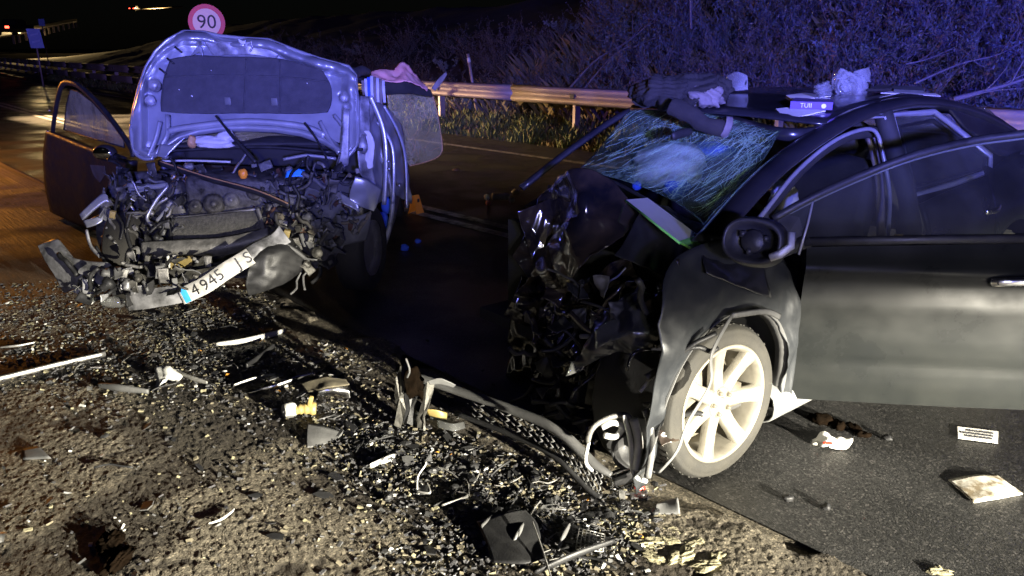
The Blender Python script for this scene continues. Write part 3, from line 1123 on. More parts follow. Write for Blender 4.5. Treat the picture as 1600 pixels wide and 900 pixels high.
# rear quarter panels (left with arch), right flank, floor
def quarter(sgn):
    return side_strip([(-2.22, .20), (-2.24, .42), (-2.34, .60), (-2.52, .69), (-2.72, .69), (-2.90, .60), (-3.0, .42), (-3.05, .22), (-3.4, .22), (-3.80, .25)],
                      [(-2.22, .30), (-2.30, .96), (-2.45, 1.0), (-2.6, 1.03), (-2.75, 1.05), (-2.95, 1.06), (-3.15, 1.06), (-3.35, 1.04), (-3.6, 1.0), (-3.80, .98)], 40, 10, sgn)
quarter(1).build('rear_quarter', M['dusty'], bc, solid=.005)
quarter(-1).build('rear_quarter', M['dusty'], bc, solid=.005)
side_strip([(-.55, .2), (-.9, .17), (-1.6, .17), (-2.24, .18)], [(-.60, .72), (-.9, .93), (-1.6, .96), (-2.24, .98)], 30, 10, -1, amp=.01).build('right_flank', M['dusty'], bc, solid=.01)
mb = MB()
mb.box(C(-1.6, 0, .26), (3.2, 1.56, .06), Matrix.Rotation(PI + BYAW, 3, 'Z'))
mb.build('floor_pan', M['interior'], bc, smooth=False)
mb = MB()
mb.box(C(-.14, 0, .52), (.05, 1.35, .52), Matrix.Rotation(PI + BYAW, 3, 'Z'))
mb.build('bulkhead', M['interior'], bc, smooth=False)
# C pillar skin between rear door window and rear screen
mb = MB()
mb.sheet([[C(-2.10, .585, 1.35), C(-2.5, .575, 1.30), C(-2.85, .585, 1.24), C(-3.33, .63, 1.05)], [C(-2.28, .63, 1.22), C(-2.52, .66, 1.12), C(-2.72, .71, 1.04), C(-3.3, .76, 1.03)]], 16, 6)
mb.build('c_pillar', M['paint'], bc, solid=.02)
# B pillar
mb = MB()
mb.tube(spline([C(-1.44, .585, 1.34), C(-1.46, .69, 1.08), C(-1.48, .755, .9), C(-1.47, .80, .55), C(-1.47, .79, .22)], 14), [.045] * 8 + [.06] * 7, 8, flat=1.0)
mb.build('b_pillar', M['interior'], bc)
mb = MB()
mb.prism([CY(u, v, .775) for u, v in ((1398, 365), (1411, 366), (1410, 379), (1397, 378))], BL * .002)
mb.build('tyre_pressure_sticker', M['yellow'], bc, smooth=False)
# seals round the door openings: pale lines
def seal(pts, r=.008, n=40, name='door_seal', m='seal'):
    mb = MB()
    mb.tube(spline(pts, n), r, 6)
    return mb.build(name, M[m], bc)
seal([CY(1150, 385, .75), CY(1195, 330, .71), CY(1245, 268, .66), CY(1300, 222, .635), CY(1345, 203, .625), CY(1368, 206, .625), CY(1378, 235, .65), CY(1390, 300, .72), CY(1388, 360, .78), CY(1384, 400, .80)], .010)
seal([CY(1382, 182, .61), CY(1392, 210, .64), CY(1408, 270, .70), CY(1418, 330, .76), CY(1420, 400, .80)], .008)
seal([CY(1120, 375, .735), CY(1200, 276, .665), CY(1280, 210, .63), CY(1345, 186, .61), CY(1375, 183, .605), CY(1460, 178, .60)], .006)
# interior trim of the A pillar
mb = MB()
mb.tube(spline([CY(1190, 345, .66), CY(1255, 262, .61), CY(1320, 215, .575), CY(1368, 206, .57)], 16), .028, 8, flat=.6)
mb.build('a_pillar_trim', M['interior'], bc)
mb = MB()
mb.tube(spline([CY(1360, 212, .55), CY(1375, 290, .62), CY(1376, 380, .68)], 10), .022, 6, flat=.4)
mb.build('seat_belt', M['greycloth'], bc)
# --- rear door, closed, with its window
def rear_door(z0, z1, n, rows, off):
    return side_strip([(-1.50, z0), (-1.9, z0), (-2.22, z0)], [(-1.50, z1 - .03), (-1.9, z1), (-2.32, z1 + .02)], n, rows, 1, off)
mbd = rear_door(.27, .95, 20, 14, .004)
rd = mbd.build('rear_door', M['dusty'], bc, solid=.02)
wfr = [C(-1.50, .755, .955), C(-1.50, .60, 1.325), C(-1.95, .595, 1.325), C(-2.16, .62, 1.24), C(-2.52, .70, 1.06), C(-2.42, .745, .985), C(-1.95, .755, .965)]
mb = MB()
mb.tube(wfr + [wfr[0], wfr[1]], .016, 6)
mb.build('window_frame', M['seal'], rd)
mb = MB()
mb.tube([p + (BL * -.012) + Vector((0, 0, -.0)) for p in [C(-1.56, .745, .985), C(-1.56, .625, 1.27), C(-1.93, .62, 1.28), C(-2.12, .64, 1.205), C(-2.42, .70, 1.06), C(-2.36, .735, 1.0), C(-1.95, .745, .99), C(-1.56, .745, .985), C(-1.56, .625, 1.27)]], .011, 6)
mb.build('window_frame', M['plastic'], rd)
mb = MB()
mb.prism([C(-1.52, .75, .96), C(-1.52, .605, 1.31), C(-1.94, .60, 1.31), C(-2.14, .625, 1.22), C(-2.48, .70, 1.06), C(-2.40, .738, .99)], BL * -.004)
mb.build('window_glass', M['sideglass'], rd, smooth=False)
mb = MB()
mb.tube(spline([C(-2.02, .905, .83), C(-2.10, .93, .835), C(-2.2, .905, .84)], 8), .016, 8, flat=.6)
mb.build('handle', M['chrome'], rd)

# --- driver's door, swung open toward the shoulder
hx, hy = -.40, .85
DA = math.atan2(1.535 - hy, -1.03 + .44 + .40 * 0)  # direction of the open door in plan, from the hinge
hinge = Vector((hx, hy))
ddir = Vector((-1.06 - hx, 1.535 - hy)).normalized()
dnrm = Vector((ddir.y, -ddir.x))            # outer face: away from the cabin
if dnrm.x < 0 and dnrm.y < 0:
    dnrm = -dnrm
dnrm = Vector((-ddir.y, ddir.x))
if dnrm.y < 0:
    dnrm = -dnrm
def D(l, z, off=0.0):
    """point on the open door: l metres back from the hinge"""
    o = float(np.interp(z, [.2, .3, .5, .65, .8, .93, 1.0, 1.3], [-.035, -.015, .0, -.002, -.02, -.07, -.10, -.235])) + off
    q = hinge + ddir * l + dnrm * o
    return C(q.x, q.y, z)
door = None
lo = [(0.0, .215), (.55, .215), (1.12, .225)]
up = [(.03, .875), (.55, .90), (1.16, .925)]
lo_ = spline([(a, b, 0) for a, b in lo], 30)
up_ = spline([(a, b, 0) for a, b in up], 30)
g = []
for i in range(33):
    row = []
    for j in range(31):
        p = lo_[j].lerp(up_[j], i / 32)
        crease = -.005 * math.exp(-((p.y - .40) / .02) ** 2) + .010 * math.exp(-((p.y - .80) / .03) ** 2)
        row.append(D(p.x, p.y, crease + .0025 * ridge((p.x, p.y, 0), 2.2, 5)))
    g.append(row)
mb = MB().grid(g)
mb.grid([[q + (C(dnrm.x, dnrm.y, 0) - C(0, 0, 0)) * -.09 for q in r_] for r_ in (g[0], g[16], g[32])])
for e0 in ([r_[0] for r_ in g], [r_[-1] for r_ in g]):
    mb.grid([e0, [q + (C(dnrm.x, dnrm.y, 0) - C(0, 0, 0)) * -.09 for q in e0]])
mb.grid([g[0], [q + (C(dnrm.x, dnrm.y, 0) - C(0, 0, 0)) * -.09 for q in g[0]]])
door = mb.build('driver_door', M['dusty'], bc)
# belt strip
mb = MB()
mb.tube([D(.02, .895, .008), D(.5, .918, .008), D(1.15, .945, .008)], .020, 6, flat=.6)
mb.build('belt_moulding', M['plastic'], door)
# window frame: rises from the mirror corner to the rear
def DPX(u, v):
    """pixel -> the leaning plane of the door window"""
    best = None
    for k in range(120):
        z = .85 + .006 * k
        w = G(u, v, z)
        c = toC(w)
        o = float(np.interp(z, [.2, .3, .5, .65, .8, .93, 1.0, 1.3], [-.035, -.015, .0, -.002, -.02, -.07, -.10, -.235]))
        q = Vector((c.x, c.y)) - hinge
        e = abs(q.dot(dnrm) - o)
        if best is None or e < best[0]:
            best = (e, w)
    return best[1]
tf = [DPX(*p) for p in ((1208, 342), (1270, 308), (1350, 272), (1430, 242), (1520, 220), (1600, 209))]
ext = tf[-1] + (tf[-1] - tf[-2]) * .6
tf.append(ext)
mb = MB()
mb.tube(spline(tf, 30), .017, 8, flat=1.0)
mb.build('window_frame', M['plastic'], door)
mb = MB()
mb.tube(spline([p + Vector((0, 0, -.018)) for p in tf], 30), .006, 6)
mb.build('window_seal', M['seal'], door)
wl = [D(.05, .90), D(.5, .925), D(1.12, .95)]
mb = MB()
mb.grid([spline(wl, 20), spline(tf, 20)])
mb.build('window_glass', M['sideglass'], door)
mb = MB()
mb.tube([tf[-1], D(1.16, .94)], .02, 8)
mb.build('window_frame', M['plastic'], door)
# quarter light divider
mb = MB()
mb.tube([DPX(1271, 310), DPX(1262, 350), DPX(1248, 398)], .005, 6)
mb.build('divider_bar', M['seal'], door)
mb = MB()
mb.prism([DPX(1208, 345), DPX(1268, 312), DPX(1246, 396), DPX(1210, 396)], Vector((0, .004, 0)))
mb.build('mirror_sail_panel', M['plastic'], door, smooth=False)
# handle with lock
mb = MB()
mb.tube(spline([D(.72, .765, .012), D(.78, .778, .038), D(.92, .79, .042), D(1.04, .80, .012)], 14), [.012] + [.019] * 13 + [.012], 8, flat=.55)
hd = mb.build('handle', M['chrome'], door)
mb = MB()
mb.lathe([(0, .006), (.008, .006), (.011, 0)], D(.745, .772, .030), C(dnrm.x, dnrm.y, 0) - C(0, 0, 0), 12)
mb.build('lock', M['blackink'], hd)
M['mud'] = mat('dried_mud', (.07, .06, .04), (.15, .13, .085), .95, 0, 30)
# mirror: empty housing on its stalk
mcen = CY(1175, 377, 1.02)
mo = MB()
fa = (Vector((0, 0, CH)) - mcen).normalized()
fa = (fa * .8 + BF * -.0 + Vector((-.25, 0, .05))).normalized()
xa = Vector((0, 0, 1)).cross(fa).normalized()
ya = fa.cross(xa)
prof = [(.055, .070, -.09), (.085, .105, -.05), (.078, .100, -.01), (.073, .096, .015), (.062, .086, .012), (.055, .078, -.03), (.02, .03, -.045), (.001, .001, -.045)]
rows = []
for ry, rx, h in prof:
    rows.append([mcen + fa * h + xa * (math.copysign(abs(math.cos(t)) ** .8, math.cos(t)) * rx) + ya * (math.copysign(abs(math.sin(t)) ** .8, math.sin(t)) * ry) for t in [2 * PI * k / 32 for k in range(33)]])
mo.grid(rows)
mirror = mo.build('door_mirror', M['plastic'], door)
mb = MB()
mb.tube([mcen + xa * .085 - ya * .02 - fa * .03, DPX(1240, 385), D(.04, .9)], .03, 8, flat=.7)
mb.build('stalk', M['plastic'], mirror)
mb = MB()
mb.lathe([(.0, .0), (.035, .0), (.04, -.01), (.04, -.02)], mcen - fa * .005 + xa * .0, fa, 20)
for k in range(3):
    q = 2 * PI * k / 3 + .4
    mb.box(mcen + xa * math.cos(q) * .045 + ya * math.sin(q) * .035 - fa * .01, (.02, .012, .02))
mb.build('mirror_motor', M['plastic'], mirror)
mb = MB()
mb.tube([mcen + xa * .07 - ya * .045 + fa * .02, mcen + xa * .10 - ya * .03 + fa * .02, mcen + xa * .125 + ya * .0, mcen + xa * .12 + ya * .045], .014, 6, flat=.5)
mb.build('broken_bracket', M['silver_dirty'], mirror)

# --- windscreen: crazed laminated sheet sagging inward
mb = MB()
mb.sheet([[CY(986, 172, -.57), CY(1085, 176, -.12), CY(1160, 190, .22), CY(1222, 204, .50)],
          [CY(945, 220, -.52), CY(1050, 235, -.02), CY(1130, 245, .28), CY(1190, 255, .54)],
          [CY(908, 266, -.42), CY(1000, 292, .02), CY(1066, 325, .32), CY(1100, 352, .58)]], 40, 30, .012, 4, 2)
ws = mb.build('windscreen', M['windglass'], bc, solid=.004)
# crazing: long streaks fanning across the pane and short webs round the blows
nW, mW = 31, 41
def WS(s_, t_):
    i = min(max(t_, 0), .999) * (nW - 1); j = min(max(s_, 0), .999) * (mW - 1)
    a, b = int(i), int(j)
    p = mb_ws[a * mW + b].lerp(mb_ws[a * mW + b + 1], j - b)
    q = mb_ws[(a + 1) * mW + b].lerp(mb_ws[(a + 1) * mW + b + 1], j - b)
    return p.lerp(q, i - a)
mb_ws = list(mb.v)
wn_ = (BF * .55 + Vector((0, 0, .83))).normalized()
qw = random.Random(4)
cm = MB()
def crackline(s_, t_, ds, dt, n, r_):
    pts = []
    for k in range(n):
        if not (0.005 < s_ < .995 and .005 < t_ < .995):
            break
        pts.append(WS(s_, t_) + wn_ * .004)
        s_ += ds * qw.uniform(.6, 1.4) + qw.gauss(0, .006)
        t_ += dt * qw.uniform(.6, 1.4) + qw.gauss(0, .006)
    if len(pts) > 2:
        cm.tube(pts, [r_ * (1 - .6 * k / len(pts)) for k in range(len(pts))], 3, cap=False)
for k in range(260):
    s_, t_ = qw.random(), qw.random()
    a = qw.gauss(0, .22)
    crackline(s_, t_, .020 + .01 * math.sin(a), -.050 * math.cos(a) + .03 * a + .02 * (s_ - .5), qw.randint(3, 9), qw.choice((.0003, .0004, .0005, .0009)))
for (cs, ct, n) in ((.35, .25, 46), (.78, .30, 54), (.55, .75, 40), (.9, .6, 30)):
    for k in range(n):
        a = qw.uniform(0, 6.283)
        crackline(cs + qw.gauss(0, .01), ct + qw.gauss(0, .015), math.cos(a) * .022, math.sin(a) * .034, qw.randint(4, 11), qw.choice((.0004, .0006, .0009)))
    for r_ in (.03, .055, .085, .12):
        pts = []
        for k in range(22):
            a = 2 * PI * k / 21
            q = r_ * qw.uniform(.85, 1.15)
            pts.append(WS(cs + math.cos(a) * q, ct + math.sin(a) * q * 1.5) + wn_ * .004)
        cm.tube(pts, .0006, 3, cap=False)
M['crackline'] = mat('crack_edge', (.16, .36, .22), (.42, .60, .46), .35, 0, 20)
ck = cm.build('crack_line', M['crackline'], ws)
ck['kind'] = 'stuff'
mb = MB()
mb.tube(spline([CY(905, 268, -.42), CY(960, 285, -.18), CY(1040, 330, .2), CY(1085, 368, .60), CY(1105, 355, .64)], 20), .010, 6)
mb.build('windscreen_seal', M['plastic'], bc)
# dashboard, airbags and seats behind it
mb = MB()
mb.sheet([[C(-.20, .66, .80), C(-.22, 0, .84), C(-.22, -.66, .82)], [C(-.45, .64, .86), C(-.5, 0, .90), C(-.46, -.64, .88)], [C(-.66, .62, .70), C(-.68, 0, .72), C(-.66, -.62, .72)]], 20, 14, .03, 5, 7)
mb.build('dashboard', M['interior'], bc, solid=.02)
mb = MB()
mb.blob(CY(1045, 258, -.26), (.20, .22, .13), None, 40, 28, .22, 2.6, 5)
mb.build('airbag', M['airbag'], bc)
mb = MB()
mb.sheet([[CY(995, 235, -.55), CY(1010, 222, -.55)], [CY(975, 262, -.5), CY(988, 262, -.5)]], 8, 8, .02, 8, 4)
mb.build('airbag', M['greycloth'], bc)
mb = MB()
mb.blob(CY(1056, 292, -.14), (.07, .07, .06), None, 24, 16, .3, 3, 9)
mb.build('blue_dash_cloth', M['bluecloth'], bc)
mb = MB()
mb.blob(CY(1112, 236, -.22), (.11, .14, .05), Matrix.Rotation(.5, 3, 'Z'), 24, 16, .3, 3, 10)
mb.build('blue_dash_cloth', M['bluecloth'], bc)
mb = MB()
mb.blob(CY(995, 290, -.25), (.025, .025, .025), None, 12, 8, .3, 3, 10)
mb.build('blue_dash_cloth', M['bluecloth'], bc)
mb = MB()
mb.blob(CY(1222, 314, .50), (.06, .07, .09), None, 28, 20, .4, 3.4, 12)
mb.build('airbag', M['airbag'], bc)
for sy in (.36, -.36):
    mb = MB()
    mb.sheet([[C(-1.25, sy + .24, .45), C(-1.28, sy, .48), C(-1.25, sy - .24, .45)], [C(-1.38, sy + .24, .8), C(-1.40, sy, .8), C(-1.38, sy - .24, .8)], [C(-1.52, sy + .19, 1.08), C(-1.54, sy, 1.10), C(-1.52, sy - .19, 1.08)]], 8, 10)
    mb.box(C(-1.0, sy, .45), (.5, .5, .14), Matrix.Rotation(BYAW, 3, 'Z'))
    seat = mb.build('seat', M['interior'], bc, solid=.10)
    MB().blob(C(-1.58, sy, 1.20), (.07, .12, .09), Matrix.Rotation(BYAW, 3, 'Z'), 16, 10, .05).build('headrest', M['interior'], seat)
mb = MB()
st_ = C(-.72, .36, .82)
ax = (BF * -.9 + Vector((0, 0, .42))).normalized()
ring = [st_ + ax.orthogonal().normalized() * .185 * math.cos(t) + ax.cross(ax.orthogonal().normalized()) * .185 * math.sin(t) for t in [2 * PI * k / 28 for k in range(29)]]
mb.tube(ring, .014, 8)
mb.tube([st_, C(-.45, .36, .72)], .03, 8)
mb.build('steering_wheel', M['interior'], bc)

# --- crumpled bonnet and nose
mb = MB()
mb.sheet([[CY(850, 292, -.42), CY(876, 276, -.25), CY(905, 270, -.06), CY(950, 288, .05), CY(1005, 330, .22)],
          [CY(835, 330, -.40), CY(868, 335, -.30), CY(902, 318, .02), CY(932, 335, .12), CY(985, 360, .26)],
          [CY(815, 375, -.40), CY(850, 400, -.28), CY(885, 385, .00), CY(912, 385, .12), CY(955, 380, .25)],
          [CY(800, 400, -.42), CY(838, 440, -.30), CY(872, 452, -.05), CY(893, 440, .06), CY(925, 400, .20)]], 60, 50, .040, 5, 5)
mb.build('bonnet', M['bronze'], bc, solid=.004)
mb = MB()
mb.sheet([[CY(1005, 330, .22), CY(1050, 355, .42), CY(1100, 385, .68)], [CY(985, 362, .30), CY(1040, 385, .46), CY(1115, 408, .78)], [CY(960, 400, .32), CY(1030, 430, .52), CY(1110, 452, .84)]], 36, 28, .030, 7, 11)
mb.build('bonnet_fold', M['paint'], bc, solid=.004)
mb = MB()
mb.sheet([[CY(1098, 380, .70), CY(1140, 400, .78), CY(1195, 415, .84)], [CY(1100, 400, .80), CY(1150, 430, .86), CY(1200, 440, .88)], [CY(1105, 425, .86), CY(1150, 445, .90), CY(1205, 466, .90)]], 16, 12, .02, 7, 21)
mb.build('torn_wing_edge', M['paint'], bc, solid=.004)
# inner bonnet frame hanging to the far side
mb = MB()
for pp, r_ in (([(862, 290, -.4), (845, 350, -.42), (830, 400, -.44)], .018), ([(930, 305, .05), (905, 380, .05), (880, 445, .0)], .02)):
    mb.tube(spline([CY(*q) for q in pp], 12), r_, 6, flat=.5)
mb.build('bonnet_frame', M['paint'], bc)
# the dark crushed nose: crumpled black sheets behind one another
nose = [
    ([[(815, 430, -.45), (870, 455, -.2), (950, 430, .15), (1030, 440, .45), (1085, 470, .7)],
      [(800, 520, -.45), (865, 540, -.15), (945, 520, .25), (1020, 530, .50), (1075, 540, .72)],
      [(800, 610, -.40), (870, 640, -.05), (950, 640, .35), (1010, 650, .58), (1040, 660, .75)]], .05, 5, 31),
    ([[(860, 470, -.1), (900, 480, .1), (940, 500, .3)], [(850, 560, -.1), (890, 570, .15), (925, 590, .35)], [(870, 650, .0), (905, 660, .2), (930, 690, .42)]], .05, 7, 33),
]
for rows, amp, fq, sd in nose:
    mb = MB()
    mb.sheet([[CY(u, v, y - .06) for u, v, y in r_] for r_ in rows], 60, 50, amp, fq, sd)
    mb.build('crushed_panel', M['bronze'], bc, solid=.004)
# more buckled plates piled up in the nose
for k, (u, v, y, w_, h_) in enumerate(((850, 360, -.30, .16, .22), (880, 480, -.05, .15, .20), (925, 470, .12, .14, .16), (830, 470, -.30, .14, .22), (960, 440, .28, .16, .13), (905, 560, .14, .13, .18), (1005, 590, .62, .10, .12), (960, 600, .42, .12, .14), (860, 580, -.02, .14, .2), (1040, 480, .62, .13, .10), (925, 630, .40, .10, .12), (1000, 460, .46, .14, .10))):
    p = CY(u, v, y)
    qn = random.Random(k + 50)
    e_ = euler(qn.uniform(-.5, .5), qn.uniform(-.6, .6), qn.uniform(-.6, .6))
    mb = MB()
    mb.sheet([[p + e_ @ Vector((a * w_, .05 * a * b + qn.uniform(-.03, .03), b * h_)) for a in (-.6, 0, .6)] for b in (.6, 0, -.6)], 40, 40, .040, 7, k + 3)
    mb.v = [Vector((q.x, q.y, max(q.z, .03))) for q in mb.v]
    mb.build('buckled_plate', M['bronze'], bc, solid=.003)
# glossy broken headlamp shell
mb = MB()
mb.sheet([[CY(925, 520, .42), CY(960, 480, .48), CY(1020, 462, .60), CY(1080, 480, .78)], [CY(915, 540, .46), CY(960, 520, .58), CY(1020, 510, .70), CY(1085, 520, .82)], [CY(880, 590, .40), CY(950, 555, .55), CY(1010, 550, .68), CY(1070, 560, .82)]], 60, 40, .035, 9, 41)
hl = mb.build('headlamp', M['paint'], bc, solid=.003)
mb = MB()
mb.sheet([[CY(930, 515, .50), CY(985, 478, .58), CY(1030, 470, .66)], [CY(930, 545, .54), CY(985, 520, .66), CY(1025, 530, .74)]], 14, 10, .015, 9, 43)
mb.build('headlamp_lens', M['lens'], hl, solid=.003)
mb = MB()
mb.sheet([[CY(893, 565, .42), CY(915, 558, .46)], [CY(885, 588, .42), CY(912, 578, .47)]], 4, 4, .006, 12, 44)
mb.build('lens_shard', M['lens'], hl, solid=.004)
# clutter: hoses, brackets, struts in the nose
q_ = random.Random(12)
for k in range(95):
    u = q_.uniform(830, 1045); v = q_.uniform(440, 725)
    y = float(np.interp(u, [800, 850, 1050], [-.2, .12, .80])) + q_.uniform(-.05, .07)
    p = CY(u, v, y)
    if p.z < .06:
        continue
    m = q_.choice(['plastic'] * 6 + ['bronze'] * 4 + ['engine', 'plastic2'])
    mb = MB()
    if q_.random() < .5:
        pts = [p]
        d = Vector((q_.uniform(-1, 1), q_.uniform(-.5, .5), q_.uniform(-1, 1))).normalized()
        for j in range(4):
            pts.append(pts[-1] + d * q_.uniform(.03, .06))
            d = (d + Vector((q_.uniform(-.6, .6), q_.uniform(-.4, .4), q_.uniform(-.6, .6)))).normalized()
        pts = [Vector((a.x, a.y, max(a.z, .03))) for a in pts]
        mb.tube(spline(pts, 12), q_.uniform(.005, .014), 6)
        mb.build('hose', M[m], bc)
    else:
        s_ = q_.uniform(.02, .055)
        e_ = euler(q_.uniform(0, 3), q_.uniform(0, 3), q_.uniform(0, 3))
        mb.sheet([[p + e_ @ Vector((a * s_, b * s_, .02 * a * b)) for a in (-1, 0, 1)] for b in (-.7, 0, .7)], 12, 10, .02, 16, k)
        mb.build('torn_bracket', M[m], bc, solid=.004)
# bright pieces low in the nose, lit by the headlamps
def bits(pxs, y0, r_, m, name, n=14, par=None):
    mb = MB()
    mb.tube(spline([CY(u, v, y) for u, v, y in pxs], n), r_, 8)
    return mb.build(name, M[m], par or bc)
bits([(918, 690, .62), (925, 670, .64), (945, 655, .66), (975, 648, .70), (990, 660, .72)], 0, .011, 'alu', 'subframe_arm')
bits([(990, 655, .74), (998, 690, .76), (995, 735, .78)], 0, .016, 'white', 'washer_neck')
bits([(975, 648, .72), (985, 690, .74), (990, 740, .76), (1010, 752, .78)], 0, .009, 'white', 'washer_hose')
bits([(940, 668, .66), (958, 660, .68), (972, 668, .70), (962, 682, .69), (944, 680, .67)], 0, .012, 'white', 'washer_pump')
bits([(920, 690, .62), (915, 720, .62), (925, 735, .62)], 0, .007, 'white', 'wiring_loop')
bits([(1008, 640, .80), (1015, 660, .82), (1018, 700, .84), (1012, 745, .84)], 0, .014, 'plastic2', 'liner_edge')
bits([(1010, 590, .78), (1035, 575, .80), (1060, 563, .82)], 0, .012, 'plastic2', 'lamp_bracket')
bits([(1000, 612, .76), (1010, 600, .77), (1018, 590, .78)], 0, .007, 'white', 'connector')
bits([(1012, 640, .78), (1022, 625, .79), (1028, 618, .80)], 0, .006, 'white', 'connector')
bits([(948, 452, .3), (952, 440, .3), (965, 432, .32), (978, 418, .34)], 0, .004, 'steel', 'bonnet_cable')
# fog lamp cup with bright rim, standing on the road
fc = CY(985, 705, .70)
mb = MB()
mb.lathe([(.03, -.07), (.06, -.05), (.075, .0), (.068, .004), (.052, -.04), (.0, -.055)], fc, (BL + BF * .5 + Vector((0, 0, .1))), 28)
mb.build('fog_lamp_cup', M['plastic'], bc)

# bumper grille torn down to the road, with honeycomb
gm = MB()
top = spline([CY(655, 590, -.42), CY(720, 612, -.18), CY(800, 640, .12), CY(870, 672, .38), CY(925, 722, .58), CY(955, 742, .66)], 40)
bot = [p + Vector((-.02, -.05, -.085)) for p in top]
bot = [Vector((p.x, p.y, max(p.z, .012))) for p in bot]
top = [Vector((p.x, p.y, max(p.z, .06))) for p in top]
gm.tube(top, [.020] * 30 + [.020 - .001 * k for k in range(11)], 8, flat=1.2)
gb = gm.build('bumper_bar', M['plastic2'], bc)
gm = MB()
for i in range(10, 36):
    for j in range(4):
        a = top[i].lerp(bot[i], (j + .5 * (i % 2)) / 4.2)
        b = top[i + 1].lerp(bot[i + 1], (j + .5 * ((i + 1) % 2)) / 4.2)
        gm.tube([a, b], .0035, 4)
        b2 = top[i + 1].lerp(bot[i + 1], min((j + 1 - .5 * ((i + 1) % 2)) / 4.2, 1))
        gm.tube([a, b2], .0035, 4)
gm.build('grille_mesh', M['plastic2'], gb)
gm = MB()
gm.tube(bot[8:38], .012, 6)
gm.build('grille_lower_edge', M['plastic'], gb)

# ================================================================== SILVER CAR (head-on, bonnet up, nose crushed)
GX, GY = -1.76, 5.15
gc = thing('silver_hatchback', 'wrecked silver hatchback with raised bonnet and its engine bay torn open', 'car', (GX, GY, 0))
SHEARED.add(gc)
def sheetW(rows, Y, nu=12, nv=12, amp=0.0, freq=8, seed=1, name='panel', m='silver', par=None, solid=.004):
    """rows of (u, v) or (u, v, Y)"""
    mb = MB()
    mb.sheet([[W(q[0], q[1], q[2] if len(q) > 2 else Y) for q in r_] for r_ in rows], nu, nv, amp, freq, seed)
    return mb.build(name, M[m], par or gc, solid=solid)
def tubeW(pts, Y, r_, name, m, par=None, n=16, flat=1.0, sides=8):
    mb = MB()
    mb.tube(spline([W(q[0], q[1], q[2] if len(q) > 2 else Y) for q in pts], n), r_, sides, flat=flat)
    return mb.build(name, M[m], par or gc)
# --- raised bonnet, its underside toward the camera
def HY(v):
    return 5.28 + (240 - v) / 190 * .40
def H(u, v, off=0.0):
    return W(u, v, HY(v) - off)
# outer skin: lofted by scanlines so folds stay sharp
def scan(v):
    """left and right limits of the bonnet at pixel row v"""
    L = float(np.interp(v, [49, 52, 62, 80, 105, 135, 175, 205, 238, 247], [287, 284, 262, 243, 228, 218, 208, 205, 212, 230]))
    Rr = float(np.interp(v, [49, 56, 62, 76, 92, 104, 118, 160, 200, 225, 247], [300, 345, 420, 455, 500, 545, 556, 559, 560, 556, 541]))
    return L, Rr
def low_v(u):
    return float(np.interp(u, [205, 212, 228, 244, 258, 280, 310, 345, 385, 430, 470, 505, 528, 541, 560], [228, 238, 247, 247, 236, 221, 212, 207, 206, 208, 214, 226, 240, 246, 225]))
def top_v(u):
    return float(np.interp(u, [205, 208, 218, 228, 243, 262, 287, 318, 345, 385, 420, 455, 500, 545, 556, 560], [205, 175, 135, 105, 80, 62, 49, 50, 56, 60, 62, 76, 92, 104, 118, 190]))
def HS(u, t, off=0.0):
    v = top_v(u) + (low_v(u) - top_v(u)) * t
    return H(u, v, off)
us = np.concatenate([np.linspace(205.5, 244, 22), np.linspace(247, 518, 80), np.linspace(521, 559.5, 22)])
rows = []
NV = 70
for i in range(NV + 1):
    t = i / NV
    row = []
    for u in us:
        v = top_v(u) + (low_v(u) - top_v(u)) * t
        # relief of the pressed inner frame: raised rim, sunk middle, crumpled top
        ex = min((u - 205) / 26, (560 - u) / 26, 1.0)
        ey = min((v - top_v(u)) / 20, (low_v(u) - v) / 16, 1.0)
        e = max(0.0, min(ex, ey))
        off = .045 * math.sin(min(e, 1) * PI) - .05 * (e >= 1) - .05 * max(0, min(1, (e - .6) / .4)) * (e < 1)
        top_c = math.exp(-((v - top_v(u)) / 34) ** 2)
        q = H(u, v, 0)
        off += top_c * .045 * fold(q, 9, 3) + .003 * fold(q, 5, 9)
        if u > 430:
            off += .030 * fold(q, 7, 14) * min(1, (u - 430) / 80) * max(0, 1 - (v - top_v(u)) / 90)
        # cut-out wells along the left rim
        for (cu, cv, rr) in ((241, 133, 10), (234, 157, 8), (538, 152, 8), (542, 166, 6)):
            d2 = ((u - cu) ** 2 + (v - cv) ** 2) / rr ** 2
            off -= .05 * math.exp(-d2 ** 2)
        row.append(H(u, v, off))
    rows.append(row)
mb = MB().grid(rows)
hood = mb.build('bonnet', M['silver'], gc, solid=.006)
# rolled rim
mb = MB()
mb.tube([HS(u, 0, .0) for u in us], .012, 6)
mb.tube(spline([H(u, v, .01) for u, v in ((206, 195), (205, 210), (211, 238), (226, 248), (240, 247))], 12), .014, 6)
mb.tube(spline([H(u, v, .01) for u, v in ((559, 150), (560, 200), (556, 228), (542, 246))], 12), .014, 6)
mb.build('bonnet_rim', M['silver'], hood)
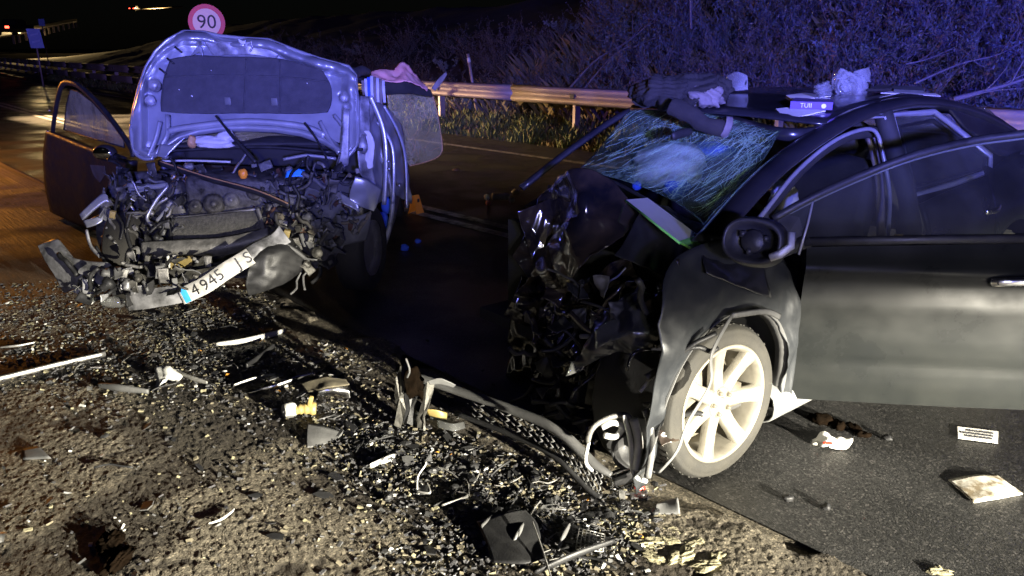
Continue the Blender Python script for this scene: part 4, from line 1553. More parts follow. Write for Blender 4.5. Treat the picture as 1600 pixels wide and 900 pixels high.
# insulation pad with seams and clips
pad = [[(266, 92), (300, 86), (345, 88), (400, 90), (437, 92), (470, 100), (505, 112)], [(256, 120), (300, 118), (345, 118), (400, 118), (437, 120), (480, 124), (516, 132)], [(252, 155), (300, 155), (345, 155), (400, 155), (437, 155), (480, 156), (518, 158)], [(252, 174), (300, 177), (345, 177), (400, 177), (437, 177), (480, 177), (512, 175)]]
mb = MB()
mb.sheet([[H(u, v, .035) for u, v in r_] for r_ in pad], 40, 20, .010, 6, 7)
pd = mb.build('insulation_pad', M['pad'], hood, solid=.012)
for pts in (((385, 92), (383, 135), (381, 176)), ((437, 94), (438, 135), (437, 176)), ((258, 120), (330, 118), (437, 120), (512, 128))):
    mb = MB()
    mb.tube(spline([H(u, v, .048) for u, v in pts], 12), .006, 5)
    mb.build('pad_seam', M['pad'], pd)
for (u, v) in ((356, 158), (429, 159)):
    mb = MB()
    c = H(u, v, .06)
    mb.box(c, (.045, .012, .052))
    mb.build('pad_clip', M['plastic2'], pd, bevel=.004)
for (u, v, s_) in ((300, 150, .012), (280, 140, .007), (330, 110, .006), (480, 130, .008)):
    MB().box(H(u, v, .055), (s_, .004, s_ * .6), euler(0, .5, 0)).build('pad_tear', M['paper'], pd)
# crumpled top lip, bent latch brackets
sheetW([[(318, 58), (340, 62), (365, 66), (400, 66), (440, 82)], [(325, 78), (345, 76), (370, 74), (400, 78), (432, 90)], [(335, 90), (350, 86), (372, 86), (402, 86), (430, 92)]], 5.62, 26, 12, .035, 9, 5, 'latch_panel', 'silver_dirty', hood)
sheetW([[(300, 84), (312, 70), (318, 86)], [(298, 88), (310, 82), (318, 88)]], 5.52, 6, 4, .02, 12, 2, 'bent_bracket', 'silver', hood)
sheetW([[(372, 60), (380, 64), (384, 62)], [(374, 66), (379, 70), (384, 68)]], 5.55, 6, 4, .01, 12, 2, 'bent_bracket', 'white', hood)
tubeW([(392, 64), (394, 74), (390, 80)], 5.56, .006, 'latch_hook', 'steel', hood)
# pressed diagonal ribs at the lower corners
for pts in (((244, 243), (256, 222), (262, 208), (262, 180)), ((232, 245), (244, 216), (250, 190)), ((530, 240), (512, 214), (500, 190)), ((548, 235), (540, 205), (522, 180))):
    tubeW([(u, v, HY(v) - .035) for u, v in pts], 0, .018, 'pressed_rib', 'silver', hood, 12, .7)
tubeW([(262, 205, 5.32), (300, 198, 5.33), (385, 190, 5.34), (470, 197, 5.33), (508, 212, 5.31)], 0, .022, 'pressed_rib', 'silver', hood, 20, .7)
for k, (u, v) in enumerate(((273, 73), (261, 91), (249, 107))):
    c = H(u, v, .055)
    MB().tube([c, c + Vector((.05, -.02, -.035))], .007, 5).build('rubber_stop', M['plastic'], hood)
for (u, v, r_) in ((241, 133, .046), (234, 157, .036), (538, 152, .036), (542, 166, .028)):
    MB().lathe([(r_, .0), (r_ * .9, -.03), (r_ * .5, -.05), (0, -.05)], H(u, v, .015), (0, -1, .35), 20).build('drain_well', M['silver_dirty'], hood)
# hinges: bright bent arms
sheetW([[(250, 225, 5.25), (272, 225, 5.25), (292, 212, 5.28)], [(243, 243, 5.22), (258, 245, 5.2), (270, 235, 5.24)]], 0, 8, 5, .012, 8, 3, 'bonnet_hinge', 'silver', gc)
sheetW([[(536, 170, 5.25), (546, 170, 5.25)], [(530, 245, 5.18), (545, 250, 5.18)], [(528, 262, 5.12), (540, 262, 5.12)]], 0, 4, 10, .015, 10, 3, 'bonnet_hinge', 'silver_dirty', gc)

# --- wipers standing up in front of the bonnet
tubeW([(337, 181, 5.20), (365, 215, 5.10), (400, 254, 5.02)], 0, [.007] * 6 + [.011] * 5 + [.014] * 6, 'wiper_arm', 'plastic')
tubeW([(476, 192, 5.20), (495, 218, 5.14), (512, 252, 5.06)], 0, [.009] * 6 + [.007] * 11, 'wiper_arm', 'plastic')

# --- cabin behind: scuttle, dashboard, airbags, pillars, roof, flanks
mb = MB()
mb.sheet([[Vector((GX - .74, 5.32, .98)), Vector((GX, 5.26, 1.03)), Vector((GX + .74, 5.32, .98))], [Vector((GX - .74, 5.55, 1.03)), Vector((GX, 5.5, 1.06)), Vector((GX + .74, 5.55, 1.03))], [Vector((GX - .72, 5.85, .98)), Vector((GX, 5.85, .99)), Vector((GX + .72, 5.85, .98))], [Vector((GX - .72, 5.95, .55)), Vector((GX, 5.95, .55)), Vector((GX + .72, 5.95, .55))]], 20, 16, .02, 5, 4)
mb.build('dashboard', M['interior'], gc, solid=.015)
for (u, v, Y, rad, sd) in ((332, 222, 5.20, (.14, .05, .045), 4), (352, 215, 5.22, (.07, .05, .045), 6)):
    mb = MB()
    mb.blob(W(u, v, Y), rad, None, 28, 18, .4, 2.5, sd)
    mb.build('airbag', M['airbag'], gc)
mb = MB()
for (u, v, Y, rad, sd) in ((300, 222, 5.17, (.03, .03, .045), 5),):
    mb.blob(W(u, v, Y), rad, None, 18, 12, .4, 2.5, sd)
mb.build('tan_trim', M['tan'], gc)
tubeW([(262, 236, 5.3), (330, 232, 5.32), (420, 230, 5.32), (520, 238, 5.3)], 0, .012, 'scuttle_seal', 'plastic')
for sx in (-1, 1):
    x = GX + sx * .74
    mb = MB()
    mb.tube(spline([(x, 5.35, .98), (GX + sx * .66, 5.75, 1.22), (GX + sx * .58, 6.1, 1.40), (GX + sx * .56, 6.8, 1.45), (GX + sx * .56, 7.6, 1.42), (GX + sx * .62, 8.3, 1.25)], 24), .045, 8, flat=.7)
    mb.build('roof_rail', M['silver_dirty'], gc)
rows = []
for y, z in ((6.1, 1.40), (6.5, 1.44), (7.0, 1.46), (7.6, 1.42), (8.2, 1.28)):
    rows.append([Vector((GX + t * .56, y, z + .05 * (1 - t * t))) for t in (-1, -.5, 0, .5, 1)])
MB().sheet(rows, 16, 16, .006, 3, 2).build('roof', M['silver_dirty'], gc, solid=.02)
mb = MB()
mb.sheet([[Vector((GX - .56, 6.08, 1.39)), Vector((GX, 6.05, 1.43)), Vector((GX + .56, 6.08, 1.39))], [Vector((GX - .72, 5.38, 1.0)), Vector((GX, 5.33, 1.02)), Vector((GX + .72, 5.38, 1.0))]], 16, 12, .01, 4, 3)
mb.build('windscreen', M['crackglass'], gc, solid=.004)
for sx in (-1, 1):
    mb = MB()
    lo_ = [Vector((GX + sx * .80, y, .20)) for y in (5.75, 6.6, 7.4, 8.4)]
    md_ = [Vector((GX + sx * .87, y, .55)) for y in (5.75, 6.6, 7.4, 8.4)]
    up_ = [Vector((GX + sx * .78, y, .97)) for y in (5.75, 6.6, 7.4, 8.4)]
    mb.sheet([lo_, md_, up_], 24, 12, .01, 3, 5)
    mb.build('body_side', M['silver_dirty'], gc, solid=.03)
mb = MB()
mb.sheet([[Vector((GX - .78, 8.42, 1.0)), Vector((GX, 8.5, 1.05)), Vector((GX + .78, 8.42, 1.0))], [Vector((GX - .82, 8.5, .6)), Vector((GX, 8.6, .6)), Vector((GX + .82, 8.5, .6))], [Vector((GX - .80, 8.45, .22)), Vector((GX, 8.55, .22)), Vector((GX + .80, 8.45, .22))]], 10, 10)
mb.build('tailgate', M['silver_dirty'], gc, solid=.02)
MB().sheet([[Vector((GX - .56, 8.2, 1.28)), Vector((GX + .56, 8.2, 1.28))], [Vector((GX - .70, 8.42, 1.02)), Vector((GX + .70, 8.42, 1.02))]], 6, 4).build('rear_window', M['sideglass'], gc, solid=.004)
MB().box((GX, 6.9, .24), (1.55, 3.0, .06)).build('floor_pan', M['interior'], gc, smooth=False)
for sx in (-.36, .36):
    mb = MB()
    mb.sheet([[Vector((GX + sx - .24, 6.55, .45)), Vector((GX + sx + .24, 6.55, .45))], [Vector((GX + sx - .22, 6.75, 1.08)), Vector((GX + sx + .22, 6.75, 1.08))]], 8, 8, .01)
    seat = mb.build('seat', M['interior'], gc, solid=.1)
    SHEARED.add(seat)
    MB().blob((GX + sx, 6.78, 1.2), (.12, .06, .09), None, 14, 10, .05).build('headrest', M['interior'], seat)
# rear and front wheels
def plain_wheel(c, ax, par):
    WPn = bpy.data.objects.new('wheel', None)
    COL.objects.link(WPn)
    WPn.parent = par
    RM[WPn] = RM[par]
    SHEARED.add(WPn)
    MB().lathe([(.19, -.09), (.27, -.1), (.30, -.08), (.305, 0), (.30, .08), (.27, .1), (.2, .09)], c, ax, 36).build('tyre', M['rubber'], WPn)
    MB().lathe([(0, .05), (.08, .06), (.16, .05), (.195, .09), (.2, .06)], c, ax, 30).build('rim', M['alu'], WPn)
for (x, y, sx) in ((GX - .74, 7.75, -1), (GX + .74, 7.75, 1), (GX - .80, 5.05, -1), (GX + .70, 5.28, 1)):
    plain_wheel(Vector((x, y, .305)), (sx, -.15 if y < 6 else 0, 0), gc)

# --- open right-hand door (camera left): dark, window dusted
def DL(u, v):
    """pixel -> plane of the silver car's open right door"""
    a, b = Vector((GX - .80, 5.62)), Vector((GX - 1.55, 6.38))
    d = ray(u, v)
    e = (b - a).normalized()
    n = Vector((-e.y, e.x))
    t = (a.dot(n)) / (d.x * n.x + d.y * n.y)
    return Vector((0, 0, CH)) + d * t
odv = [[(78, 205), (120, 222), (160, 237), (208, 252)], [(73, 245), (120, 265), (160, 280), (207, 296)], [(76, 290), (120, 312), (160, 326), (206, 340)], [(84, 330), (125, 350), (165, 362), (206, 372)]]
mb = MB()
mb.sheet([[DL(u, v) for u, v in r_] for r_ in odv], 20, 16, .004, 4, 3)
od = mb.build('open_door', M['plastic'], gc, solid=.07)
fr0 = [(82, 208), (88, 165), (97, 133), (112, 130), (128, 138), (150, 158), (175, 188), (203, 228), (208, 245)]
mb = MB()
mb.tube(spline([DL(u, v) for u, v in fr0], 32), .026, 8, flat=.7)
mb.build('window_frame', M['plastic'], od)
gl_ = [(100, 203), (104, 165), (110, 140), (122, 143), (145, 160), (170, 188), (193, 208), (194, 230), (150, 218)]
mb = MB()
mb.prism([DL(u, v) for u, v in gl_], Vector((.003, .004, 0)))
mb.build('window_glass', M['dustglass'], od, smooth=False)
mb = MB()
mb.tube([DL(u, v) for u, v in gl_ + gl_[:2]], .006, 6)
mb.build('window_seal', M['plastic'], od)
mc_ = DL(168, 236) + Vector((.03, -.10, 0))
mb = MB()
mb.blob(mc_, (.095, .07, .065), None, 24, 16, .03, 1, 2)
mr_ = mb.build('door_mirror', M['plastic'], od)
mb = MB()
mb.blob(mc_ + Vector((.005, -.055, .0)), (.075, .02, .05), None, 20, 12, .01)
mb.build('mirror_glass', M['mirror'], mr_)
mb = MB()
mb.tube([mc_ + Vector((.05, .03, -.02)), DL(195, 250)], .025, 8)
mb.build('stalk', M['plastic'], mr_)
mb = MB()
mb.prism([DL(u, v) + Vector((0, -.05, 0)) for u, v in ((145, 256), (168, 258), (170, 270), (160, 284), (150, 272))], Vector((.003, .004, 0)))
mb.build('speaker_cover', M['plastic2'], od, smooth=False)
for (u, v) in ((79, 173), (76, 205), (72, 222)):
    MB().blob(DL(u, v) + Vector((-.01, 0, 0)), (.012, .012, .012), None, 8, 6, .1).build('door_edge_clip', M['chrome'], od)

# --- crumpled left flank (camera right), hanging glass and cloths
fl = sheetW([[(572, 165, 5.55), (588, 160, 5.75), (604, 172, 6.0), (622, 185, 6.3)], [(566, 215, 5.45), (590, 205, 5.7), (612, 205, 5.95), (634, 215, 6.3)], [(568, 265, 5.4), (592, 255, 5.65), (614, 250, 5.95), (638, 260, 6.3)], [(580, 325, 5.4), (596, 318, 5.65), (616, 305, 5.95), (638, 318, 6.3)]], 0, 30, 30, .045, 5.5, 6, 'crumpled_door', 'silver', gc)
tubeW([(578, 150, 5.6), (598, 200, 5.62), (603, 250, 5.6), (600, 320, 5.6)], 0, .018, 'door_edge', 'silver', fl, 20, .5)
tubeW([(600, 165, 5.9), (622, 205, 5.95), (634, 250, 6.0), (636, 325, 6.0)], 0, .012, 'door_edge', 'silver', fl, 20, .5)
tubeW([(590, 190, 5.68), (612, 225, 5.72), (616, 270, 5.7), (614, 318, 5.7)], 0, .014, 'door_fold', 'silver', fl, 20, .5)
for (u, v) in ((607, 252), (608, 264), (624, 290)):
    MB().lathe([(0, .01), (.012, .01), (.014, 0)], W(u, v, 5.55), (.2, -1, 0), 10).build('hinge_bolt', M['steel'], fl)
sheetW([[(562, 150, 5.5), (574, 152, 5.55)], [(560, 250, 5.35), (585, 260, 5.4)], [(572, 280, 5.3), (592, 300, 5.38)]], 0, 8, 14, .03, 7, 9, 'inner_wing', 'silver_dirty', gc)
mb = MB()
mb.sheet([[W(568, 205, 5.42), W(578, 205, 5.45), W(586, 222, 5.45)], [W(571, 240, 5.40), W(580, 245, 5.42), W(583, 250, 5.42)], [W(570, 255, 5.40), W(575, 268, 5.4), W(580, 262, 5.42)]], 10, 14, .02, 14, 4)
mb.build('airbag_curtain', M['airbag'], gc, solid=.004)
# loose window pane hanging from the torn door
pane = [[(604, 146), (640, 146), (676, 150)], [(612, 195), (650, 195), (686, 192)], [(628, 240), (662, 240), (691, 228)], [(640, 259), (668, 252), (688, 242)]]
po_ = sheetW([[(u, v, 6.35 + (u - 600) * .004) for u, v in r_] for r_ in pane], 0, 18, 16, .006, 4, 4, 'hanging_pane', 'crackglass', gc, .005)
mb = MB()
mb.tube(spline([W(u, v, 6.35 + (u - 600) * .004) for u, v in ((676, 150), (683, 175), (688, 205), (691, 232), (684, 245), (662, 254), (640, 259))], 24), .006, 5)
mb.build('pane_edge', M['tan'], po_)
qp = random.Random(3)
cm = MB()
for k in range(46):
    u, v = qp.uniform(612, 684), qp.uniform(150, 246)
    if u < 605 + (v - 146) * .32: continue
    pts = []
    du, dv = qp.uniform(-5, 5), qp.uniform(-9, 9)
    for j in range(qp.randint(3, 6)):
        if u > 688 or u < 606 + (v - 146) * .32 or v < 148 or v > 250: break
        pts.append(W(u, v, 6.345 + (u - 600) * .004))
        u += du + qp.uniform(-2, 2); v += dv + qp.uniform(-2, 2)
    if len(pts) > 2:
        cm.tube(pts, .0016, 3, cap=False)
cl_ = cm.build('crack_line', M['tan'], po_)
cl_['kind'] = 'stuff'
# wheel-arch plate and corner of the right wing
sheetW([[(525, 335, 4.95), (555, 338, 4.95), (580, 330, 4.98)], [(526, 360, 4.95), (552, 362, 4.93), (578, 355, 4.98)], [(526, 386, 4.95), (552, 380, 4.93), (572, 376, 4.98)]], 0, 10, 8, .01, 6, 3, 'splash_guard', 'plastic2', gc)
sheetW([[(555, 276, 4.98), (575, 282, 5.0), (596, 296, 5.1)], [(548, 296, 4.93), (570, 305, 4.96), (590, 318, 5.05)], [(545, 312, 4.9), (560, 322, 4.92), (584, 330, 5.0)]], 0, 14, 10, .02, 10, 6, 'wing_corner', 'silver', gc)
sheetW([[(530, 300, 4.93), (548, 310, 4.92), (560, 318, 4.92)], [(536, 318, 4.9), (550, 325, 4.9), (562, 332, 4.92)]], 0, 8, 6, .02, 12, 8, 'wing_shred', 'silver', gc)
# --- crushed nose: left wing, bumper, plate, beam
sheetW([[(60, 384, 4.80), (74, 378, 4.80), (88, 374, 4.80), (94, 378, 4.80)], [(70, 406, 4.72), (88, 400, 4.68), (106, 398, 4.66), (128, 412, 4.64)], [(84, 430, 4.68), (106, 424, 4.62), (135, 414, 4.58), (172, 412, 4.56)], [(94, 448, 4.66), (118, 442, 4.60), (145, 436, 4.56), (174, 440, 4.54)], [(100, 458, 4.66), (122, 450, 4.60), (150, 446, 4.56), (176, 450, 4.54)]], 0, 40, 34, .006, 6, 5, 'bumper_corner', 'silver_dirty', gc, .006)
bp_rows = [[(190, 448, 4.50), (230, 452, 4.46), (290, 440, 4.46), (350, 408, 4.52), (395, 382, 4.60), (425, 366, 4.66), (436, 352, 4.7)],
           [(196, 466, 4.47), (240, 464, 4.43), (300, 452, 4.42), (362, 416, 4.49), (402, 390, 4.57), (432, 376, 4.64), (446, 366, 4.68)],
           [(198, 486, 4.46), (245, 480, 4.42), (306, 466, 4.42), (372, 428, 4.48), (410, 402, 4.56), (440, 386, 4.63), (455, 378, 4.68)]]
bump = sheetW(bp_rows, 0, 60, 20, .012, 9, 12, 'bumper_cover', 'silver_dirty', gc, .005)
sheetW([[(180, 435, 4.6), (205, 438, 4.58), (225, 448, 4.54)], [(192, 446, 4.55), (215, 450, 4.52), (262, 460, 4.46)]], 0, 14, 6, .015, 8, 4, 'bumper_shred', 'silver', bump)
sheetW([[(190, 440, 4.62), (230, 447, 4.60), (265, 458, 4.56)], [(186, 444, 4.62), (232, 452, 4.60), (268, 464, 4.56)]], 0, 12, 4, .01, 8, 4, 'bumper_shred', 'white', bump)
# number plate on the twisted bumper strip
def BP(s_, t, off):
    """along the plate face: s 0..1 left-right, t -1..1 vertical"""
    pts = spline([W(*q) for q in ((282, 464, 4.405), (320, 446, 4.41), (352, 424, 4.445), (392, 400, 4.50))], 40)
    k = min(int(s_ * 40), 39)
    p = pts[k].lerp(pts[k + 1], s_ * 40 - k)
    d = (pts[min(k + 2, 40)] - pts[max(k - 1, 0)]).normalized()
    nrm = (Vector((0, 0, CH)) - p).normalized()
    up = nrm.cross(d).normalized()
    if up.z < 0:
        up = -up
    return p + up * t * .050 + nrm * off, d, up, nrm
mb = MB()
mb.grid([[BP(k / 24, t, .006)[0] for k in range(25)] for t in (-1, 0, 1)])
plate = mb.build('number_plate', mat('dirty_plate', (.30, .29, .26), (.58, .57, .54), .5, 0, 16, sharp=.15), bump, solid=.002)
mb = MB()
mb.grid([[BP(k / 24, t, .009)[0] for k in range(1, 4)] for t in (-.95, 0, .95)])
mb.build('plate_band', M['blueink'], plate)
for k, ch in enumerate('4945 JS'):
    if ch == ' ':
        continue
    mb = MB()
    p, d, up, nr = BP(.215 + k * .121, 0, .010)
    text_mesh(mb, ch, p, d, up, .098, .0005)
    mb.build('lettering', M['blackink'], plate, smooth=False)
# crossmember beam and radiator
sheetW([[(222, 380, 4.80), (290, 375, 4.76), (350, 372, 4.78), (418, 358, 4.84)], [(224, 394, 4.77), (292, 390, 4.72), (352, 386, 4.74), (420, 370, 4.80)], [(230, 402, 4.79), (296, 399, 4.76), (352, 396, 4.78), (420, 380, 4.84)]], 0, 26, 10, .010, 6, 3, 'crash_beam', 'alu', gc, .02)
rad = sheetW([[(272, 342, 4.98), (340, 336, 4.98), (406, 328, 5.0)], [(270, 378, 4.88), (340, 372, 4.88), (412, 360, 4.9)]], 0, 24, 14, .008, 7, 3, 'radiator', 'fins', gc, .03)
tubeW([(402, 326, 4.97), (408, 345, 4.93), (412, 362, 4.87)], 0, .022, 'radiator_tank', 'alu', rad, 10, .6)
tubeW([(271, 342, 4.96), (268, 360, 4.92), (268, 380, 4.86)], 0, .018, 'radiator_tank', 'plastic', rad, 10, .6)
tubeW([(272, 341, 4.98), (340, 335, 4.98), (406, 326, 5.0)], 0, .012, 'radiator_cap_rail', 'steel', rad, 10)
sheetW([[(262, 402, 4.72), (285, 402, 4.71), (302, 400, 4.71)], [(266, 421, 4.68), (286, 418, 4.67), (300, 414, 4.67)]], 0, 12, 8, .006, 9, 3, 'oil_cooler', 'yellow', gc, .02)
tubeW([(262, 400, 4.71), (264, 412, 4.69), (267, 424, 4.67)], 0, .010, 'cooler_stay', 'white')
tubeW([(272, 400, 4.70), (275, 422, 4.66)], 0, .006, 'cooler_stay', 'steel')
# black wheel-arch liner curled against the bumper
sheetW([[(400, 392, 4.62), (425, 376, 4.66), (452, 372, 4.74), (478, 402, 4.80)], [(392, 412, 4.50), (420, 396, 4.56), (452, 396, 4.64), (482, 410, 4.74)], [(384, 440, 4.48), (415, 428, 4.50), (445, 425, 4.58), (474, 418, 4.70)], [(388, 462, 4.50), (415, 455, 4.52), (440, 445, 4.58), (462, 430, 4.68)]], 0, 30, 26, .018, 9, 4, 'arch_liner', 'plastic', gc)
tubeW([(440, 378, 4.66), (462, 392, 4.68), (482, 408, 4.74)], 0, .012, 'liner_rim', 'plastic2')
# alternator, pulleys and blocks
for (u, v, Y, r_, l, m) in ((335, 318, 5.02, .072, .12, 'engine'), (362, 312, 5.05, .055, .15, 'alu'), (306, 322, 5.02, .05, .10, 'engine'), (285, 312, 5.05, .04, .08, 'plastic'), (398, 300, 5.08, .06, .12, 'engine')):
    mb = MB()
    mb.lathe([(0, -l / 2), (r_ * .8, -l / 2), (r_, -l * .3), (r_, l * .1), (r_ * .92, l * .12), (r_ * .92, l * .3), (r_ * .6, l / 2), (r_ * .25, l / 2), (r_ * .22, l * .7), (0, l * .7)], W(u, v, Y), (.35, -1, .15), 26)
    mb.build('alternator', M[m], gc)
MB().box((GX - .02, 5.22, .62), (.75, .36, .46), euler(.1, .05, .1)).build('engine_block', M['engine'], gc, bevel=.03)
MB().box((GX - .55, 5.22, .6), (.35, .3, .4), euler(.1, -.1, -.2)).build('gearbox', M['engine'], gc, bevel=.05)
MB().box((GX + .55, 5.22, .58), (.38, .3, .46), euler(-.1, .12, .2)).build('battery', M['plastic'], gc, bevel=.02)
# long trim bar fallen across the bay
tubeW([(248, 254, 5.14), (320, 278, 5.0), (400, 300, 4.92), (452, 322, 4.86)], 0, .020, 'scuttle_trim', 'plastic', None, 20, .45)
tubeW([(250, 252, 5.12), (320, 275, 4.98), (400, 297, 4.90), (450, 318, 4.85)], 0, .005, 'trim_edge', 'tan', None, 20)
tubeW([(252, 252, 5.16), (300, 251, 5.15), (360, 253, 5.14)], 0, .007, 'scuttle_edge', 'white', None, 12)
tubeW([(443, 249, 5.14), (470, 244, 5.14), (485, 243, 5.14), (525, 248, 5.14)], 0, .011, 'scuttle_edge', 'silver', None, 12)
# left inner wing pieces
sheetW([[(126, 336, 4.90), (158, 304, 4.95), (168, 306, 4.95)], [(130, 344, 4.88), (162, 316, 4.92), (170, 316, 4.93)]], 0, 8, 5, .008, 9, 4, 'wing_stub', 'silver', gc, .02)
sheetW([[(130, 345, 4.88), (150, 340, 4.88), (162, 336, 4.9)], [(136, 356, 4.86), (150, 352, 4.86), (160, 346, 4.88)]], 0, 8, 5, .008, 9, 4, 'wing_stub', 'silver', gc, .008)
tubeW([(200, 290, 5.0), (240, 292, 5.0), (262, 290, 5.0), (245, 312, 4.96), (230, 340, 4.92), (238, 352, 4.9)], 0, .018, 'inner_rail', 'silver', None, 24, .6)
tubeW([(245, 345, 4.9), (256, 332, 4.9), (262, 325, 4.9)], 0, .010, 'inner_rail', 'silver', None, 10, .6)
sheetW([[(198, 292, 5.0), (220, 286, 5.02), (245, 288, 5.02)], [(202, 306, 4.97), (222, 300, 4.98), (232, 298, 4.98)]], 0, 10, 6, .02, 9, 7, 'wing_shred', 'silver', gc)
tubeW([(135, 360, 4.82), (142, 385, 4.78), (156, 400, 4.74)], 0, .025, 'wing_stay', 'silver_dirty', None, 10, .4)
sheetW([[(200, 395, 4.78), (212, 385, 4.78), (220, 388, 4.78)], [(192, 430, 4.7), (206, 424, 4.7), (216, 420, 4.7)], [(200, 440, 4.66), (212, 436, 4.66), (222, 432, 4.66)]], 0, 10, 14, .02, 9, 17, 'lamp_housing', 'alu', gc)
tubeW([(186, 300, 4.98), (180, 330, 4.9), (192, 352, 4.85), (188, 375, 4.8)], 0, .008, 'wiring', 'plastic')
tubeW([(170, 325, 4.95), (172, 345, 4.9), (180, 358, 4.86), (176, 378, 4.82)], 0, .010, 'wiring', 'steel')
MB().box(W(176, 335, 4.88), (.035, .03, .05), euler(.2, .3, .2)).build('relay', M['yellow'], gc, bevel=.004)
MB().box(W(448, 365, 4.72), (.04, .03, .05), euler(.2, .3, .2)).build('relay', M['yellow'], gc, bevel=.004)
MB().blob(W(380, 272, 5.05), (.03, .025, .035), None, 12, 10, .3, 3, 3).build('reservoir_cap', M['orange'], gc)
sheetW([[(448, 268, 5.05), (462, 264, 5.05), (476, 266, 5.05)], [(446, 278, 5.02), (462, 276, 5.02), (474, 276, 5.02)]], 0, 6, 4, .008, 8, 2, 'battery_label', 'blueink', gc)
# packed crushed machinery, filling the bay
q_ = random.Random(21)
def jumble(n, ur, vr, Yr, mats, big, names, par):
    for k in range(n):
        u = q_.uniform(*ur); v = q_.uniform(*vr)
        f = (v - 250) / 150
        Y = Yr[0] + (Yr[1] - Yr[0]) * f + q_.uniform(-.05, .06)
        p = W(u, v, Y)
        m = M[q_.choice(mats)]
        r_ = q_.random()
        mb = MB()
        if r_ < .26:
            pts = [p]
            d = Vector((q_.uniform(-1, 1), q_.uniform(-.4, .3), q_.uniform(-1, 1))).normalized()
            for j in range(q_.randint(2, 5)):
                pts.append(pts[-1] + d * q_.uniform(.02, .05) * big)
                d = (d + Vector((q_.uniform(-.7, .7), q_.uniform(-.4, .4), q_.uniform(-.7, .7)))).normalized()
            mb.tube(spline(pts, 10), q_.uniform(.004, .013) * big, 6)
            mb.build(q_.choice(('hose', 'pipe', 'cable')), m, par)
        elif r_ < .68:
            s_ = q_.uniform(.018, .05) * big
            e_ = euler(q_.uniform(0, 3), q_.uniform(0, 3), q_.uniform(0, 3))
            mb.sheet([[p + e_ @ Vector((a * s_, b * s_, .3 * s_ * a * b)) for a in (-1, 0, 1)] for b in (-.6, 0, .7)], 6, 6, .35 * s_, 1.1 / s_, k)
            mb.build('torn_bracket', m, par, solid=.003)
        elif r_ < .88:
            s_ = q_.uniform(.015, .035) * big
            mb.box(p, (s_ * q_.uniform(.8, 2), s_, s_ * q_.uniform(.6, 1.5)), euler(q_.uniform(0, 3), q_.uniform(0, 3), q_.uniform(0, 3)), taper=q_.uniform(.6, 1))
            mb.build('connector_block', m, par, smooth=False, bevel=.003)
        else:
            s_ = q_.uniform(.012, .03) * big
            mb.lathe([(0, -s_), (s_, -s_), (s_ * 1.1, 0), (s_ * .7, s_ * .3), (s_ * .7, s_ * 1.2), (0, s_ * 1.3)], p, (q_.uniform(-1, 1), -1, q_.uniform(-1, 1)), 12)
            mb.build('pulley', m, par)
jumble(150, (410, 560), (262, 372), (5.10, 4.82), ['engine', 'engine', 'engine', 'plastic', 'plastic', 'alu', 'plastic2', 'rust', 'mud'], .95, 0, gc)
jumble(70, (430, 540), (290, 420), (5.05, 4.75), ['engine', 'plastic', 'plastic2'], 1.3, 0, gc)
jumble(110, (160, 280), (262, 385), (5.12, 4.80), ['engine', 'engine', 'plastic', 'plastic', 'alu', 'plastic2', 'steel'], .95, 0, gc)
jumble(50, (275, 425), (258, 330), (5.16, 4.98), ['engine', 'plastic', 'alu', 'plastic2'], 1.1, 0, gc)
jumble(40, (180, 330), (400, 455), (4.80, 4.52), ['engine', 'plastic', 'alu', 'plastic2', 'silver_dirty'], 1.0, 0, gc)
jumble(26, (120, 210), (420, 470), (4.85, 4.55), ['plastic', 'plastic', 'plastic2', 'silver_dirty'], 1.2, 0, gc)
for (pts, r_, m) in ((((150, 385, 4.75), (165, 410, 4.7), (180, 440, 4.62), (200, 452, 4.58)), .009, 'plastic'), (((205, 330, 4.9), (198, 360, 4.84), (206, 390, 4.78)), .012, 'plastic'), (((300, 420, 4.66), (340, 412, 4.66), (380, 395, 4.7)), .012, 'plastic'), (((220, 425, 4.6), (215, 445, 4.55), (230, 458, 4.52), (240, 440, 4.55)), .006, 'steel')):
    tubeW(pts, 0, r_, 'wiring', m)
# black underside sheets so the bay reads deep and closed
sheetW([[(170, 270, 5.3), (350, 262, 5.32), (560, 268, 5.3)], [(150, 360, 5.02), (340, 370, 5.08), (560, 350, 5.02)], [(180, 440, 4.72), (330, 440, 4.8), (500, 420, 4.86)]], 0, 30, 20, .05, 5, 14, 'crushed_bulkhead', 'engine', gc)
# broken lamp lens and grey chin piece on the ground side
mb = MB()
mb.blob(W(176, 472, 4.45), (.075, .04, .035), None, 20, 12, .1, 2, 3)
mb.build('fog_lamp', M['lens'], gc)
sheetW([[(118, 448, 4.62), (134, 452, 4.6), (150, 470, 4.55)], [(114, 456, 4.6), (128, 464, 4.58), (142, 476, 4.52)]], 0, 8, 5, .008, 9, 5, 'chin_spoiler', 'white', gc)

# ================================================================== THINGS ON THE BLACK CAR'S ROOF
def roofz(w):
    c = toC(w)
    zl = float(np.interp(-c.x, [-p.x for p in railL], [p.z for p in railL]))
    yl = .57
    t = max(-1, min(1, c.y / yl))
    return zl + .020 * (1 - t * t) + .010
def roofpt(x, y, dz=0.0):
    w = C(x, y, 0)
    return Vector((w.x, w.y, roofz(w) + dz))
def on_roof(u, v):
    """where the sight line of a pixel meets the roof"""
    d = ray(u, v)
    o = Vector((0, 0, CH))
    t = 1.5
    while t < 8:
        w = o + d * t
        c = toC(w)
        if -.6 < c.y < .6 and -2.8 < c.x < -.6 and w.z <= roofz(w):
            return w
        t += .004
    return CY(u, v, 0)
rz = PI + BYAW
